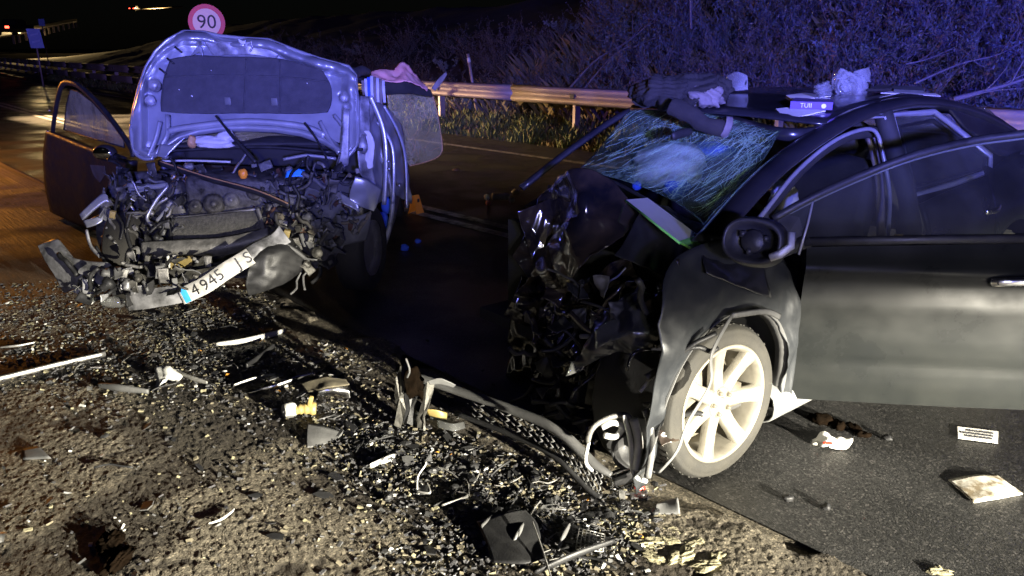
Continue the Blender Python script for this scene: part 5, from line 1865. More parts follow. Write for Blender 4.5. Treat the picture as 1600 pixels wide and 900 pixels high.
# heap of dark trousers with a grey lining, legs hanging over the windscreen
tr = thing('trousers_heap', 'heap of dark work trousers with pale lining draped over the roof edge', 'clothing', CY(1070, 160, -.10))
mb = MB()
for (u, v, y, rad, sd) in ((1040, 144, -.22, (.15, .15, .08), 3), (1085, 142, -.12, (.13, .15, .085), 5), (1012, 147, -.36, (.10, .10, .06), 8), (1118, 140, -.05, (.07, .08, .06), 9)):
    mb.blob(CY(u, v, y), rad, Matrix.Rotation(.6, 3, 'Z'), 56, 40, .42, 5.0, sd)
tb = mb.build('waist', M['darkcloth'], tr)
mb = MB()
mb.tube(spline([CY(1050, 165, -.02), CY(1075, 178, .06), CY(1105, 195, .14), CY(1135, 204, .20)], 24), [.046 - .0004 * k for k in range(25)], 20, flat=.8)
mb.v = [v + Vector((.4, -.5, .6)) * (.011 * fold(v, 24, 6)) for v in mb.v]
mb.build('trouser_leg', M['darkcloth'], tr)
mb = MB()
lc = CY(1138, 200, .20)
ld = (CY(1135, 204, .20) - CY(1105, 195, .14)).normalized()
mb.lathe([(.050, -.03), (.054, .0), (.046, .004), (.040, -.03)], lc, ld, 20)
mb.build('leg_cuff', M['greycloth'], tr)
mb = MB()
mb.blob(CY(1104, 150, -.02), (.085, .08, .055), None, 48, 34, .55, 3.6, 14)
mb.build('lining', M['greycloth'], tr)
mb = MB()
mb.tube(spline([CY(1036, 128, -.2), CY(1042, 136, -.16), CY(1038, 145, -.16)], 10), .014, 6, flat=.5)
mb.build('leather_tab', M['tan'], tr)
mb = MB()
mb.tube(spline([CY(1062, 122, -.2), CY(1060, 135, -.13), CY(1055, 150, -.12)], 10), .005, 6)
mb.build('piping', M['greycloth'], tr)
mb = MB()
mb.tube(spline([CY(1050, 214, .18), CY(1066, 208, .18), CY(1080, 206, .18)], 8), [.016, .02, .02, .022, .022, .02, .02, .018, .014], 8, flat=.6)
gl = mb.build('inside_mirror', M['plastic'], bc)
# translucent bottle / visor behind the heap
t = thing('plastic_visor', 'cloudy see-through plastic sheet standing behind the trousers heap', 'visor', CY(1150, 138, -.2))
mb = MB()
mb.sheet([[CY(1136, 118, -.28), CY(1152, 112, -.2), CY(1168, 118, -.14)], [CY(1134, 140, -.26), CY(1152, 142, -.18), CY(1169, 140, -.12)]], 12, 10, .006, 6, 4)
mb.build('sheet', M['film'], t, solid=.003)
mb = MB()
mb.blob(CY(1166, 134, -.14), (.012, .012, .03), None, 10, 8, .1)
mb.build('sheet_clip', M['plastic'], t)
# crumpled clear bag
t = thing('plastic_bag', 'crumpled clear plastic bag on the car roof beside the cartons', 'bag', on_roof(1310, 160))
mb = MB()
mb.blob(CY(1326, 134, .32), (.085, .06, .058), Matrix.Rotation(.5, 3, 'Y'), 60, 44, .6, 4.2, 23)
mb.build('film', M['film'], t)
mb = MB()
mb.blob(CY(1286, 140, .36), (.045, .045, .036), None, 40, 28, .5, 4.5, 24)
mb.build('film', M['film'], t)
mb = MB()
mb.sheet([[CY(1335, 112, .32), CY(1348, 106, .32), CY(1355, 104, .32)], [CY(1325, 128, .33), CY(1342, 128, .32), CY(1354, 128, .32)]], 12, 10, .03, 12, 5)
mb.build('film_flap', M['film'], t, solid=.002)
# papers and cartons
def flat_on_roof(name, label, cat, px, m, th=.004, lift=0.0, tilt=0):
    pts = []
    for u, v in px:
        p = on_roof(u, v)
        p.z += lift
        pts.append(p)
    mb = MB()
    mb.prism(pts, Vector((0, 0, th)))
    return tag(mb.build(name, M[m], smooth=False), label, cat)
p_ = [on_roof(*q) for q in ((1228, 150), (1258, 146), (1298, 151), (1240, 158))]
mb = MB(); mb.prism(p_, Vector((0, 0, .004)))
tag(mb.build('paper_sheet', M['paper'], smooth=False), 'white paper sheet lying under the plastic bag on the roof', 'paper')
mb = MB(); mb.prism([on_roof(*q) for q in ((1212, 171), (1240, 168), (1290, 174), (1228, 188))], Vector((0, 0, .004)))
tag(mb.build('paper_sheet', M['paper'], smooth=False), 'folded white leaflet sticking out below the purple carton', 'paper')
t = thing('carton', 'flat purple carton with white lettering on the car roof', 'box', CY(1270, 172, .25))
b0, b1, b2, b3 = [on_roof(*q) + Vector((0, 0, .006)) for q in ((1234, 172), (1300, 174), (1302, 164), (1242, 161))]
mb = MB()
mb.add([b0, b1, b2, b3, b0 + Vector((0, 0, .035)), b1 + Vector((0, 0, .035)), b2 + Vector((0, 0, .02)), b3 + Vector((0, 0, .02))], [(3, 2, 1, 0), (4, 5, 6, 7), (0, 1, 5, 4), (1, 2, 6, 5), (2, 3, 7, 6), (3, 0, 4, 7)])
mb.build('carton_body', M['purple'], t, smooth=False)
mb = MB()
xd_ = (b1 - b0).normalized()
fdn = xd_.cross(Vector((0, 0, 1))).normalized()
if fdn.y > 0:
    fdn = -fdn
text_mesh(mb, 'TUII', b0.lerp(b1, .38) + Vector((0, 0, .017)) + fdn * .003, xd_, (0, 0, 1), .030, .0005)
mb.build('lettering', M['signwhite'], t, smooth=False)
mb = MB()
mb.lathe([(0, .004), (.011, .004)], b0.lerp(b1, .80) + Vector((0, 0, .017)), fdn, 16)
mb.build('round_mark', M['signwhite'], t, smooth=False)
p_ = [CY(*q) for q in ((1376, 146, .46), (1440, 149, .47), (1470, 151, .45), (1462, 147, .40), (1400, 143, .38))]
mb = MB(); mb.prism(p_, Vector((0, 0, .004)))
tag(mb.build('paper_sheet', M['paper'], smooth=False), 'long white sheet under the dark folder on the roof', 'paper')
mb = MB(); mb.prism([CY(*q) for q in ((1396, 145, .42), (1444, 147, .42), (1440, 140, .34), (1392, 139, .34))], Vector((0, 0, .018)))
tag(mb.build('folder', M['plastic2'], smooth=False), 'dark grey folder lying on the roof behind the bag', 'folder')
mb = MB(); mb.prism([CY(*q) for q in ((1355, 143, .40), (1390, 142, .42), (1402, 137, .32), (1370, 136, .30))], Vector((0, 0, .012)))
tag(mb.build('glove_pouch', M['darkcloth'], smooth=False), 'flat black pouch between the plastic bag and the folder', 'pouch')
# pale board with a green end along the windscreen foot
t = thing('pale_board', 'white strip board with a green end lying along the windscreen foot', 'board', CY(1040, 345, .45))
e0 = [CY(978, 312, .16), CY(1012, 309, .13), CY(1092, 368, .62), CY(1062, 378, .64)]
e1 = [CY(1062, 378, .64), CY(1092, 368, .62), CY(1106, 379, .70), CY(1080, 388, .72)]
mb = MB(); mb.prism(e0, Vector((0, 0, -.008))); mb.build('board', M['signwhite'], t, smooth=False)
mb = MB(); mb.prism([p + Vector((0, 0, .003)) for p in e1], Vector((0, 0, -.010))); mb.build('green_end', M['green'], t, smooth=False)
mb = MB(); mb.tube([e0[0] + Vector((0, -.003, -.004)), e0[3] + Vector((0, -.003, -.004))], .005, 5); mb.build('green_edge', M['green'], t)

# cloths over the silver car's torn door
t = thing('pink_blanket', 'pink lined dark blanket draped over the torn door of the silver car', 'blanket', W(640, 130, 6.3))
mb = MB()
mb.sheet([[W(580, 113, 6.15), W(602, 110, 6.2), W(618, 112, 6.25), W(628, 100, 6.3), W(645, 112, 6.35), (W(668, 132, 6.4))], [W(580, 124, 6.02), W(604, 128, 6.04), W(620, 128, 6.06), W(636, 126, 6.08), W(652, 132, 6.15), W(668, 142, 6.25)]], 40, 14, .022, 12, 3)
mb.build('lining', M['pink'], t, solid=.006)
mb = MB()
mb.sheet([[W(600, 121, 6.16), W(622, 120, 6.2), W(632, 112, 6.24), W(650, 128, 6.3), W(674, 140, 6.4)], [W(598, 138, 6.15), W(622, 136, 6.18), W(636, 134, 6.22), W(652, 140, 6.3), W(676, 146, 6.4)], [W(604, 148, 6.18), W(624, 146, 6.2), W(640, 146, 6.25), W(656, 148, 6.3), W(676, 152, 6.4)]], 30, 14, .02, 9, 6)
mb.build('outer_cloth', M['darkcloth'], t, solid=.006)
mb = MB()
mb.sheet([[W(674, 138, 6.4), W(684, 124, 6.42), W(697, 112, 6.45)], [W(680, 142, 6.4), W(690, 130, 6.42), W(699, 116, 6.45)]], 8, 4, .008, 9, 6)
mb.build('corner_flap', M['greycloth'], t, solid=.006)
t = thing('striped_cloth', 'blue and grey striped cloth hanging beside the raised bonnet', 'cloth', W(585, 150, 6.0))
for k in range(8):
    u0 = 564 + k * 4.6
    mb = MB()
    ln = (150, 158, 168, 175, 180, 182, 176, 160)[k]
    mb.sheet([[W(u0, 118 + abs(k - 3) * 2, 5.98), W(u0 + 5, 118 + abs(k - 3) * 2, 5.98)], [W(u0 + 1, 140, 5.93), W(u0 + 5.5, 140, 5.93)], [W(u0 + 3, ln, 5.97), W(u0 + 7, ln, 5.97)]], 3, 12, .012, 10, 3)
    mb.build('stripe', M['stripe'] if k % 2 else M['bluecloth'] if k in (2,) else M['greycloth'], t, solid=.004)

# ================================================================== SMALL THINGS ON THE ROAD
# evidence marker
c0_ = G(650, 333)
t = thing('evidence_marker', 'orange folded evidence marker tent standing on the wet lane', 'marker', c0_)
for sx, nm in ((-1, 'side'), (1, 'side')):
    mb = MB()
    a = c0_ + Vector((sx * .055, 0, 0)); tp = c0_ + Vector((sx * .006, 0, .19))
    w0, w1 = Vector((.0, .06, 0)), Vector((.0, .045, 0))
    Rm = Matrix.Rotation(-.55, 3, 'Z')
    pts = [c0_ + Rm @ (q - c0_) for q in (a - w0, a + w0, tp + w1, tp - w1)]
    mb.prism(pts, Rm @ Vector((sx * .005, 0, 0)))
    so = mb.build(nm, M['orange'], t, smooth=False)
    if sx > 0:
        n_ = (pts[1] - pts[0]).cross(pts[3] - pts[0]).normalized()
        if n_.y > 0: n_ = -n_
        cc = (pts[0] + pts[1] + pts[2] + pts[3]) / 4 + n_ * .008
        for dz in (.04, -.045):
            MB().box(cc + Vector((0, 0, dz)), (.004, .03, .035), Rm).build('dark_symbol', M['blackink'], so, smooth=False)
# box on wheels-like broken lamp on the lane
c1_ = G(777, 320)
t = thing('broken_lamp_unit', 'pale broken lamp unit lying on the dark lane between the cars', 'lamp part', c1_)
mb = MB(); mb.box(W(782, 307, c1_.y), (.19, .07, .07), euler(.1, .05, .15)); mb.build('housing', M['white'], t, bevel=.012)
for (u, v, r_) in ((761, 308, .035), (800, 313, .03), (763, 317, .03)):
    MB().blob(W(u, v, c1_.y - .04), (r_, r_, r_), None, 14, 10, .15, 2, u).build('bulb_socket', M['pink'] if u == 763 else M['white'], t)
for (nm, lab, cat, u, v, rad, m, sd) in (
    ('foam_pad', 'rounded pale foam pad resting by the dark car nose', 'foam', 806, 302, (.045, .04, .03), 'white', 2),
    ('foam_scrap', 'tiny white foam scrap near the leaning pillar foot', 'scrap', 820, 293, (.03, .025, .02), 'white', 4),
    ('fallen_leaf', 'orange brown clod lying on the far road edge', 'clod', 712, 267, (.05, .04, .02), 'leafrust', 6),
    ('blue_glove', 'crumpled blue rubber glove on the wet lane by the silver car', 'glove', 633, 392, (.035, .03, .035), 'bluecloth', 7),
    ('blue_rag', 'small blue rag beside the crumpled glove', 'rag', 653, 380, (.03, .03, .025), 'bluecloth', 8),
):
    p = G(u, v)
    tag(MB().blob(p + Vector((0, 0, rad[2] * .7)), rad, None, 20, 14, .4, 2.2, sd, floor=.003).build(nm, M[m]), lab, cat)
mb = MB()
for k, (u, v) in enumerate(((600, 300), (606, 322), (598, 345))):
    mb.blob(W(u, v, 6.0), (.05, .04, .07), None, 18, 12, .4, 2.2, k)
t = tag(mb.build('blue_sheet', M['bluecloth']), 'dark blue cloth bunched at the foot of the crumpled silver door', 'cloth')

# papers on the right
def ground_quad(px, z=.006):
    return [G(u, v, z) for u, v in px]
q4 = ground_quad(((1496, 667), (1560, 675), (1559, 693), (1497, 685)))
t = thing('printed_card', 'small white card with printed lines on the asphalt under the open door', 'card', sum(q4, Vector()) / 4)
mb = MB(); mb.prism(q4, Vector((0, 0, .003))); mb.build('card', M['paper'], t, smooth=False)
q_ = random.Random(5)
def onq(s_, t_, z=.0045):
    a = q4[0].lerp(q4[1], s_); b = q4[3].lerp(q4[2], s_)
    return a.lerp(b, t_) + Vector((0, 0, z))
for r_ in range(3):
    s_ = .08 + .25 * (r_ % 2 == 0) * q_.random()
    t0 = .2 + r_ * .24
    while s_ < .88:
        e_ = min(s_ + q_.uniform(.05, .16), .93)
        mb = MB(); mb.prism([onq(s_, t0), onq(e_, t0), onq(e_, t0 + .14), onq(s_, t0 + .14)], Vector((0, 0, .0005)))
        mb.build('printed_line', M['ink'], t, smooth=False)
        s_ = e_ + .03
q5 = ground_quad(((1482, 750), (1556, 742), (1598, 772), (1522, 786)))
t = thing('muddy_booklet', 'muddy white booklet lying flat on the asphalt', 'booklet', sum(q5, Vector()) / 4)
mb = MB()
mb.sheet([[q5[0], q5[0].lerp(q5[1], .5) + Vector((0, 0, .012)), q5[1]], [q5[3], q5[3].lerp(q5[2], .5) + Vector((0, 0, .010)), q5[2]]], 14, 10, .003, 20, 4)
mb.build('cover', M['dirtypaper'], t, solid=.004)
mb = MB()
mb.sheet([[q5[0].lerp(q5[1], .0), q5[1]], [q5[3], q5[2]]], 6, 6, .002, 20, 4)
mb.build('pages', M['paper'], t, solid=.004)
c2_ = G(1297, 694)
t = thing('crumpled_napkin', 'crumpled white napkin with red print on the asphalt behind the wheel', 'napkin', c2_)
mb = MB()
mb.sheet([[G(1266, 684, .01), G(1285, 676, .05), G(1310, 682, .03), G(1329, 690, .01)], [G(1268, 692, .01), G(1288, 690, .06), G(1312, 692, .03), G(1322, 699, .005)], [G(1278, 696, .005), G(1294, 701, .02), G(1306, 702, .01), G(1312, 702, .005)]], 24, 14, .025, 16, 9)
mb.build('tissue', M['paper'], t, solid=.002)
mb = MB()
mb.sheet([[G(1286, 690, .062), G(1300, 690, .055)], [G(1288, 694, .055), G(1302, 695, .045)]], 5, 3, .008, 16, 9)
mb.build('red_print', M['redplastic'], t, solid=.002)

# ------------------------------------------------------------------ debris, piece by piece
def stripG(name, label, cat, px, r_, m, n=16, flat=.5, lift=None, taper=True, group=None):
    pts = spline([G(q[0], q[1], q[2] if len(q) > 2 else .02) for q in px], n)
    rs = [r_ * (.55 + .45 * math.sin(PI * min(1, max(0, (k + .6) / (n + 1))))) if taper else r_ for k in range(n + 1)]
    mb = MB(); mb.tube(pts, rs, 7, flat=flat)
    return tag(mb.build(name, M[m]), label, cat, group)
def sheetG(name, label, cat, rows, m, nu=12, nv=8, amp=.008, freq=10, seed=1, solid=.004):
    mb = MB(); mb.sheet([[G(q[0], q[1], q[2]) for q in r_] for r_ in rows], nu, nv, amp, freq, seed)
    return tag(mb.build(name, M[m], solid=solid), label, cat)
stripG('trim_strip', 'long straight pale trim strip lying left of the debris field', 'trim', ((-60, 605), (0, 592), (90, 570), (165, 553)), .016, 'steel', taper=False)
stripG('trim_strip', 'thin curved chrome strip beside the long pale trim', 'trim', ((0, 543), (30, 540), (55, 535)), .008, 'steel')
stripG('window_trim', 'bent white edged trim tapering toward the black shadow', 'trim', ((338, 538, .03), (385, 532, .03), (430, 521, .02), (446, 516, .015)), .018, 'white')
stripG('chrome_strip', 'curved bright chrome strip beside the broken lamp reflector', 'trim', ((388, 614), (430, 603, .04), (460, 593, .05), (492, 585, .04)), .014, 'chrome')
stripG('chrome_strip', 'shorter dull chrome strip parallel to the bright curved one', 'trim', ((365, 602), (395, 592, .03), (430, 584, .03)), .010, 'steel')
stripG('plastic_rail', 'flat grey green plastic rail lying by the white fragment', 'trim', ((154, 602), (185, 606, .03), (232, 612, .02)), .020, 'plastic2')
stripG('dark_bar', 'straight black bar lying between trims by the shadow edge', 'bar', ((385, 572, .03), (408, 556, .03), (428, 540, .03)), .016, 'plastic', taper=False)
stripG('fender_strip', 'thin white hooked strip near the centre of coarse shoulder', 'trim', ((326, 818), (345, 812), (362, 800), (366, 795)), .005, 'white')
sheetG('glass_shard', 'smoky grey corner of broken window glass beside the yellow capsule', 'glass', [[(480, 660, .05), (505, 666, .04), (536, 676, .015)], [(479, 682, .03), (500, 686, .02), (530, 684, .008)], [(480, 700, .008), (496, 697, .006), (520, 690, .006)]], 'plastic2', 12, 8, .004)
# washer bottle cap with yellow foam
cw = G(453, 652)
t = thing('capsule_cap', 'white ribbed cap with yellow foam stem lying in the debris', 'cap', cw)
mb = MB(); mb.lathe([(0, -.028), (.030, -.028), (.036, -.015), (.036, .015), (.030, .026), (.018, .028), (0, .02)], cw + Vector((0, 0, .036)), (-.8, -.6, .1), 26); mb.build('cap', M['white'], t)
mb = MB(); mb.tube(spline([cw + Vector((.03, .0, .035)), cw + Vector((.07, .01, .04)), cw + Vector((.12, .02, .035))], 12), [.02, .022, .02, .024, .026, .022, .026, .03, .026, .03, .034, .03, .028], 8); mb.build('foam_stem', M['yellow'], t)
MB().box(cw + Vector((.10, .0, .075)), (.02, .02, .07), euler(.2, .3, 0)).build('foam_tab', M['yellow'], t, bevel=.004)
MB().blob(cw + Vector((-.02, -.028, .04)), (.006, .003, .006), None, 8, 6).build('dark_slot', M['plastic'], t)
sheetG('lamp_reflector', 'curved silver lamp reflector strip lying behind the yellow capsule', 'lamp part', [[(497, 612, .07), (520, 605, .08), (547, 603, .07)], [(496, 618, .05), (520, 612, .06), (547, 611, .05)], [(497, 626, .015), (522, 624, .012), (548, 623, .012)]], 'chrome', 14, 8, .004, 8)
sheetG('torn_cover', 'dull brown torn cover propped over the lamp reflector', 'cover', [[(470, 600, .06), (505, 588, .11), (540, 592, .09)], [(480, 612, .05), (512, 606, .09), (546, 602, .08)]], 'mud', 14, 8, .012, 8)
sheetG('white_bracket', 'crumpled white bracket in the middle of the debris field', 'bracket', [[(246, 576, .07), (262, 570, .10), (282, 574, .06)], [(244, 590, .04), (264, 588, .07), (286, 586, .04)], [(240, 606, .01), (254, 600, .03), (276, 596, .01)]], 'white', 16, 12, .03, 14, 5)
stripG('bracket_arm', 'bent alloy arm beside the crumpled white bracket', 'bracket', ((272, 578, .05), (298, 590, .04), (324, 598, .03)), .014, 'alu')
# upright broken bumper mount by the grille
um = G(650, 672)
t = thing('bumper_mount', 'upright broken bumper mount standing at the end of torn grille', 'bracket', um)
def WY(u, v, Y=None):
    return W(u, v, Y if Y else um.y)
def jag(px, m, nm, dy=0.0):
    mb = MB()
    qj = random.Random(len(px))
    pts = [WY(u, v, um.y + dy + (668 - v) * .0007 + qj.uniform(-.02, .02)) for u, v in px]
    c = sum(pts, Vector()) / len(pts)
    n = len(pts)
    mb.add(pts + [c + Vector((0, -.012, 0))], [(k, (k + 1) % n, n) for k in range(n)])
    return mb.build(nm, M[m], t, solid=.006, smooth=False)
jag(((618, 592), (622, 584), (626, 572), (628, 590), (633, 600), (630, 622), (634, 640), (629, 656), (626, 669), (616, 664), (621, 640), (617, 618)), 'engine', 'leg')
jag(((668, 596), (680, 597), (676, 612), (668, 640), (661, 655), (665, 670), (662, 682), (656, 686), (652, 668), (653, 650), (660, 628), (662, 610)), 'engine', 'leg')
jag(((632, 614), (638, 606), (646, 611), (653, 618), (648, 634), (651, 648), (647, 666), (636, 661), (630, 664), (634, 640)), 'plastic', 'web_plate', .03)
mb = MB(); mb.sheet([[WY(636, 580, um.y + .05), WY(652, 572, um.y + .05), WY(668, 590, um.y + .05)], [WY(634, 612, um.y), WY(650, 606, um.y - .02), WY(664, 612, um.y)], [WY(640, 626, um.y), WY(652, 622, um.y), WY(660, 628, um.y)]], 16, 14, .03, 14, 6); mb.build('rusty_flap', M['wood'], t, solid=.004)
mb = MB(); mb.sheet([[WY(668, 594), WY(690, 590), WY(712, 602)], [WY(672, 600), WY(690, 600), WY(708, 606)]], 12, 5, .012, 12, 3); mb.build('top_bar', M['plastic2'], t, solid=.004)
mb = MB(); mb.tube(spline([WY(634, 560), WY(640, 578), WY(636, 590)], 8), .005, 6); mb.build('wire', M['plastic2'], t)
sheetG('amber_lens', 'amber lens fragment lying beside the upright bumper mount', 'lens', [[(664, 640, .06), (682, 640, .06), (697, 646, .03)], [(670, 650, .02), (684, 652, .02), (698, 656, .01)]], 'yellow', 8, 6, .008, 12, 3)
sheetG('clear_lens', 'curled clear lens fragment in front of the torn grille', 'lens', [[(684, 656, .04), (706, 662, .04), (726, 658, .03)], [(686, 668, .01), (708, 674, .01), (728, 668, .01)]], 'lens', 10, 6, .01, 12, 3)
# shiny mirror-like piece and red lens by the black car's wheel
fl_ = G(980, 762)
t = thing('broken_fog_lamp', 'silver rimmed broken fog lamp lying in front of the wheel', 'lamp part', fl_)
lens_o = [(954, 742), (975, 734), (998, 722), (1005, 736), (996, 756), (976, 767), (957, 764)]
mb = MB(); mb.prism([W(u, v, fl_.y) for u, v in lens_o], Vector((0, .02, .0))); mb.build('lens', M['mirror'], t, smooth=False)
mb = MB(); mb.tube(spline([W(u, v, fl_.y - .012) for u, v in lens_o + lens_o[:1]], 30), .006, 6); mb.build('rim', M['chrome'], t)
mb = MB(); mb.sheet([[W(958, 748, fl_.y - .014), W(976, 741, fl_.y - .014), W(996, 732, fl_.y - .014)], [W(960, 760, fl_.y - .012), W(976, 757, fl_.y - .012), W(992, 750, fl_.y - .012)]], 8, 5, .003); mb.build('dark_bowl', M['plastic'], t, solid=.003)
sheetG('red_lens_chip', 'small red lens chip next to the broken fog lamp', 'lens', [[(990, 760, .03), (1006, 756, .03)], [(994, 768, .008), (1008, 766, .008)]], 'redplastic', 4, 4, .004)
sheetG('plastic_corner', 'black folded plastic corner lying on shoulder past the wheel', 'plastic', [[(1026, 788, .03), (1040, 782, .03), (1058, 778, .07)], [(1022, 803, .008), (1044, 804, .008), (1063, 804, .01)]], 'plastic2', 8, 6, .006, 8, 2)
# big dark slab, wire mesh and sticks near the bottom
sheetG('broken_undertray', 'large dark plastic panel lying face up in the near debris', 'panel', [[(745, 815, .04), (790, 800, .07), (820, 795, .06)], [(760, 850, .03), (805, 830, .05), (840, 820, .05)], [(770, 880, .02), (820, 880, .03), (850, 870, .03)]], 'plastic', 14, 12, .01, 6, 3)
stripG('thin_rod', 'thin straight metal rod leaning across the dark panel', 'rod', ((832, 815, .10), (848, 860, .06), (862, 905, .02)), .005, 'steel', taper=False)
sheetG('splash_plate', 'flat grey plate with a broken corner beside the dark panel', 'plate', [[(752, 820, .05), (775, 800, .06), (812, 800, .05)], [(757, 838, .02), (785, 825, .03), (815, 815, .03)]], 'plastic2', 8, 6, .005)
c3 = G(928, 850)
t = thing('wire_mesh', 'square of torn wire mesh lying on the near debris heap', 'mesh', c3)
mm = [G(905, 825, .05), G(945, 835, .03), G(942, 862, .02), G(900, 858, .03)]
for k in range(8):
    f = k / 7
    MB().tube([mm[0].lerp(mm[1], f), mm[3].lerp(mm[2], f)], .0022, 4).build('wire', M['steel'], t)
    MB().tube([mm[0].lerp(mm[3], f), mm[1].lerp(mm[2], f)], .0022, 4).build('wire', M['steel'], t)
stripG('bent_fork', 'white bent wire fork standing up in the debris beyond the shoulder', 'wire', ((652, 765, .03), (653, 745, .06), (664, 728, .09), (666, 722, .10)), .006, 'white', taper=False)
stripG('bent_wire', 'short grey wire loop lying beside the white fork', 'wire', ((652, 768, .03), (672, 770, .03), (668, 755, .05)), .005, 'steel', taper=False)
stripG('white_sliver', 'flat bright white sliver lying at the near edge of the debris', 'plastic', ((578, 728, .015), (600, 720, .02), (616, 712, .02)), .016, 'white')
stripG('flat_bar', 'flat alloy bar angled through the near debris heap', 'bar', ((690, 790, .02), (730, 776, .03), (712, 768, .03)), .009, 'alu')
for k, (a, b, lab) in enumerate((((800, 855), (822, 815), 'pale flat splinter sticking out beside the dark panel'), ((872, 860), (890, 820), 'broad grey splinter next to the torn wire mesh'), ((835, 895), (960, 845), 'long curved dark sill strip under the wire mesh'))):
    stripG('splinter', lab, 'splinter', ((a[0], a[1], .02), ((a[0] + b[0]) / 2, (a[1] + b[1]) / 2 - 3, .05), (b[0], b[1], .04)), .014, ('plastic2', 'plastic2', 'plastic')[k])
# charred stick lower left
t = thing('charred_rag', 'dark charred twisted rag lying on the coarse shoulder', 'rag', G(180, 870))
mb = MB(); mb.blob(G(172, 848, .012), (.035, .055, .022), Matrix.Rotation(.3, 3, 'Z'), 40, 26, .8, 5, 4, floor=.004); mb.build('cloth', M['wood'], t)
mb = MB(); mb.blob(G(183, 878, .010), (.030, .060, .018), Matrix.Rotation(-.1, 3, 'Z'), 40, 26, .8, 5, 9, floor=.004); mb.build('cloth', M['wood'], t)
mb = MB(); mb.blob(G(202, 858, .006), (.022, .014, .010), None, 20, 14, .8, 5, 2, floor=.004); mb.build('tail', M['wood'], t)
sheetG('rubber_flap', 'flat dark rubber flap lying alone on the left shoulder', 'rubber', [[(34, 702, .012), (60, 697, .025)], [(36, 718, .008), (80, 716, .012)]], 'plastic2', 6, 5, .003)
# clod of earth and bits under the sill
for k, (u, v, s_) in enumerate(((1285, 660, .05), (1310, 668, .04), (1335, 672, .035), (1348, 682, .03), (1270, 655, .03))):
    p = G(u, v)
    tag(MB().blob(p + Vector((0, 0, s_ * .3)), (s_, s_ * .7, s_ * .5), Matrix.Rotation(k, 3, 'Z'), 18, 12, .7, 3, k, floor=.003).build('dirt_clod', M['wood']), 'dark clod of fallen dirt under the car sill', 'clod', 'dirt fallen from the black car')
for k, (u, v) in enumerate(((1231, 783), (1290, 796), (1386, 688))):
    p = G(u, v)
    tag(MB().blob(p + Vector((0, 0, .012)), (.02, .015, .014), Matrix.Rotation(k, 3, 'Z'), 12, 8, .6, 3, k + 30, floor=.003).build('rubber_crumb', M['plastic']), 'small black crumb alone on the smooth asphalt', 'crumb', 'crumbs on the smooth asphalt')
# pale stones at the near right
q_ = random.Random(9)
for k, (u, v, s_) in enumerate(((985, 835, .045), (1010, 850, .05), (1040, 845, .04), (1065, 870, .055), (1020, 872, .045), (1105, 885, .05), (975, 815, .035), (1050, 830, .03), (1000, 800, .03), (1085, 850, .035), (960, 800, .03), (1465, 893, .035), (1120, 870, .03))):
    p = G(u, v)
    tag(MB().blob(p + Vector((0, 0, .002)), (s_ * 1.1, s_ * .6, s_ * .26), Matrix.Rotation(q_.uniform(-.6, .9), 3, 'Z'), 26, 16, .75, 3.5, k, floor=.001).build('stone', M['stone'], smooth=False), 'flat pale yellowish stone crumbled over the near rumble strip', 'stone', 'pale stones near the wheel')

# scattered fragments along the trail: each one its own piece, shapes shared
q_ = random.Random(33)
protos = []
def frag_mesh(kind, m, k):
    mb = MB()
    if kind == 'shard':
        n = q_.randint(4, 6)
        poly = []
        for j in range(n):
            a = 2 * PI * j / n + q_.uniform(-.3, .3)
            r_ = q_.uniform(.5, 1.0)
            poly.append(Vector((math.cos(a) * r_ * 1.5, math.sin(a) * r_ * .8, .06 * q_.uniform(-1, 1))))
        mb.prism(poly, Vector((0, 0, .10)))
    elif kind == 'curl':
        mb.sheet([[Vector((-1.3, -.4, 0)), Vector((0, -.5, .5)), Vector((1.3, -.3, .1))], [Vector((-1.2, .4, .05)), Vector((0, .4, .7)), Vector((1.3, .3, .15))]], 6, 4, .25, 1.2, k)
    elif kind == 'rod':
        mb.tube(spline([Vector((-2, 0, .1)), Vector((-.6, q_.uniform(-.4, .4), .3)), Vector((.7, q_.uniform(-.4, .4), .2)), Vector((2, q_.uniform(-.6, .6), .1))], 6), .13, 5, flat=.6)
    else:
        mb.blob((0, 0, .25), (1, .7, .5), None, 8, 6, .7, 1.5, k, floor=0)
    o = mb.build('fragment', M[m], solid=.06 if kind == 'curl' else 0, smooth=kind in ('curl', 'rod'), base=Vector((0, 0, 0)))
    me = o.data
    bpy.data.objects.remove(o)
    return me
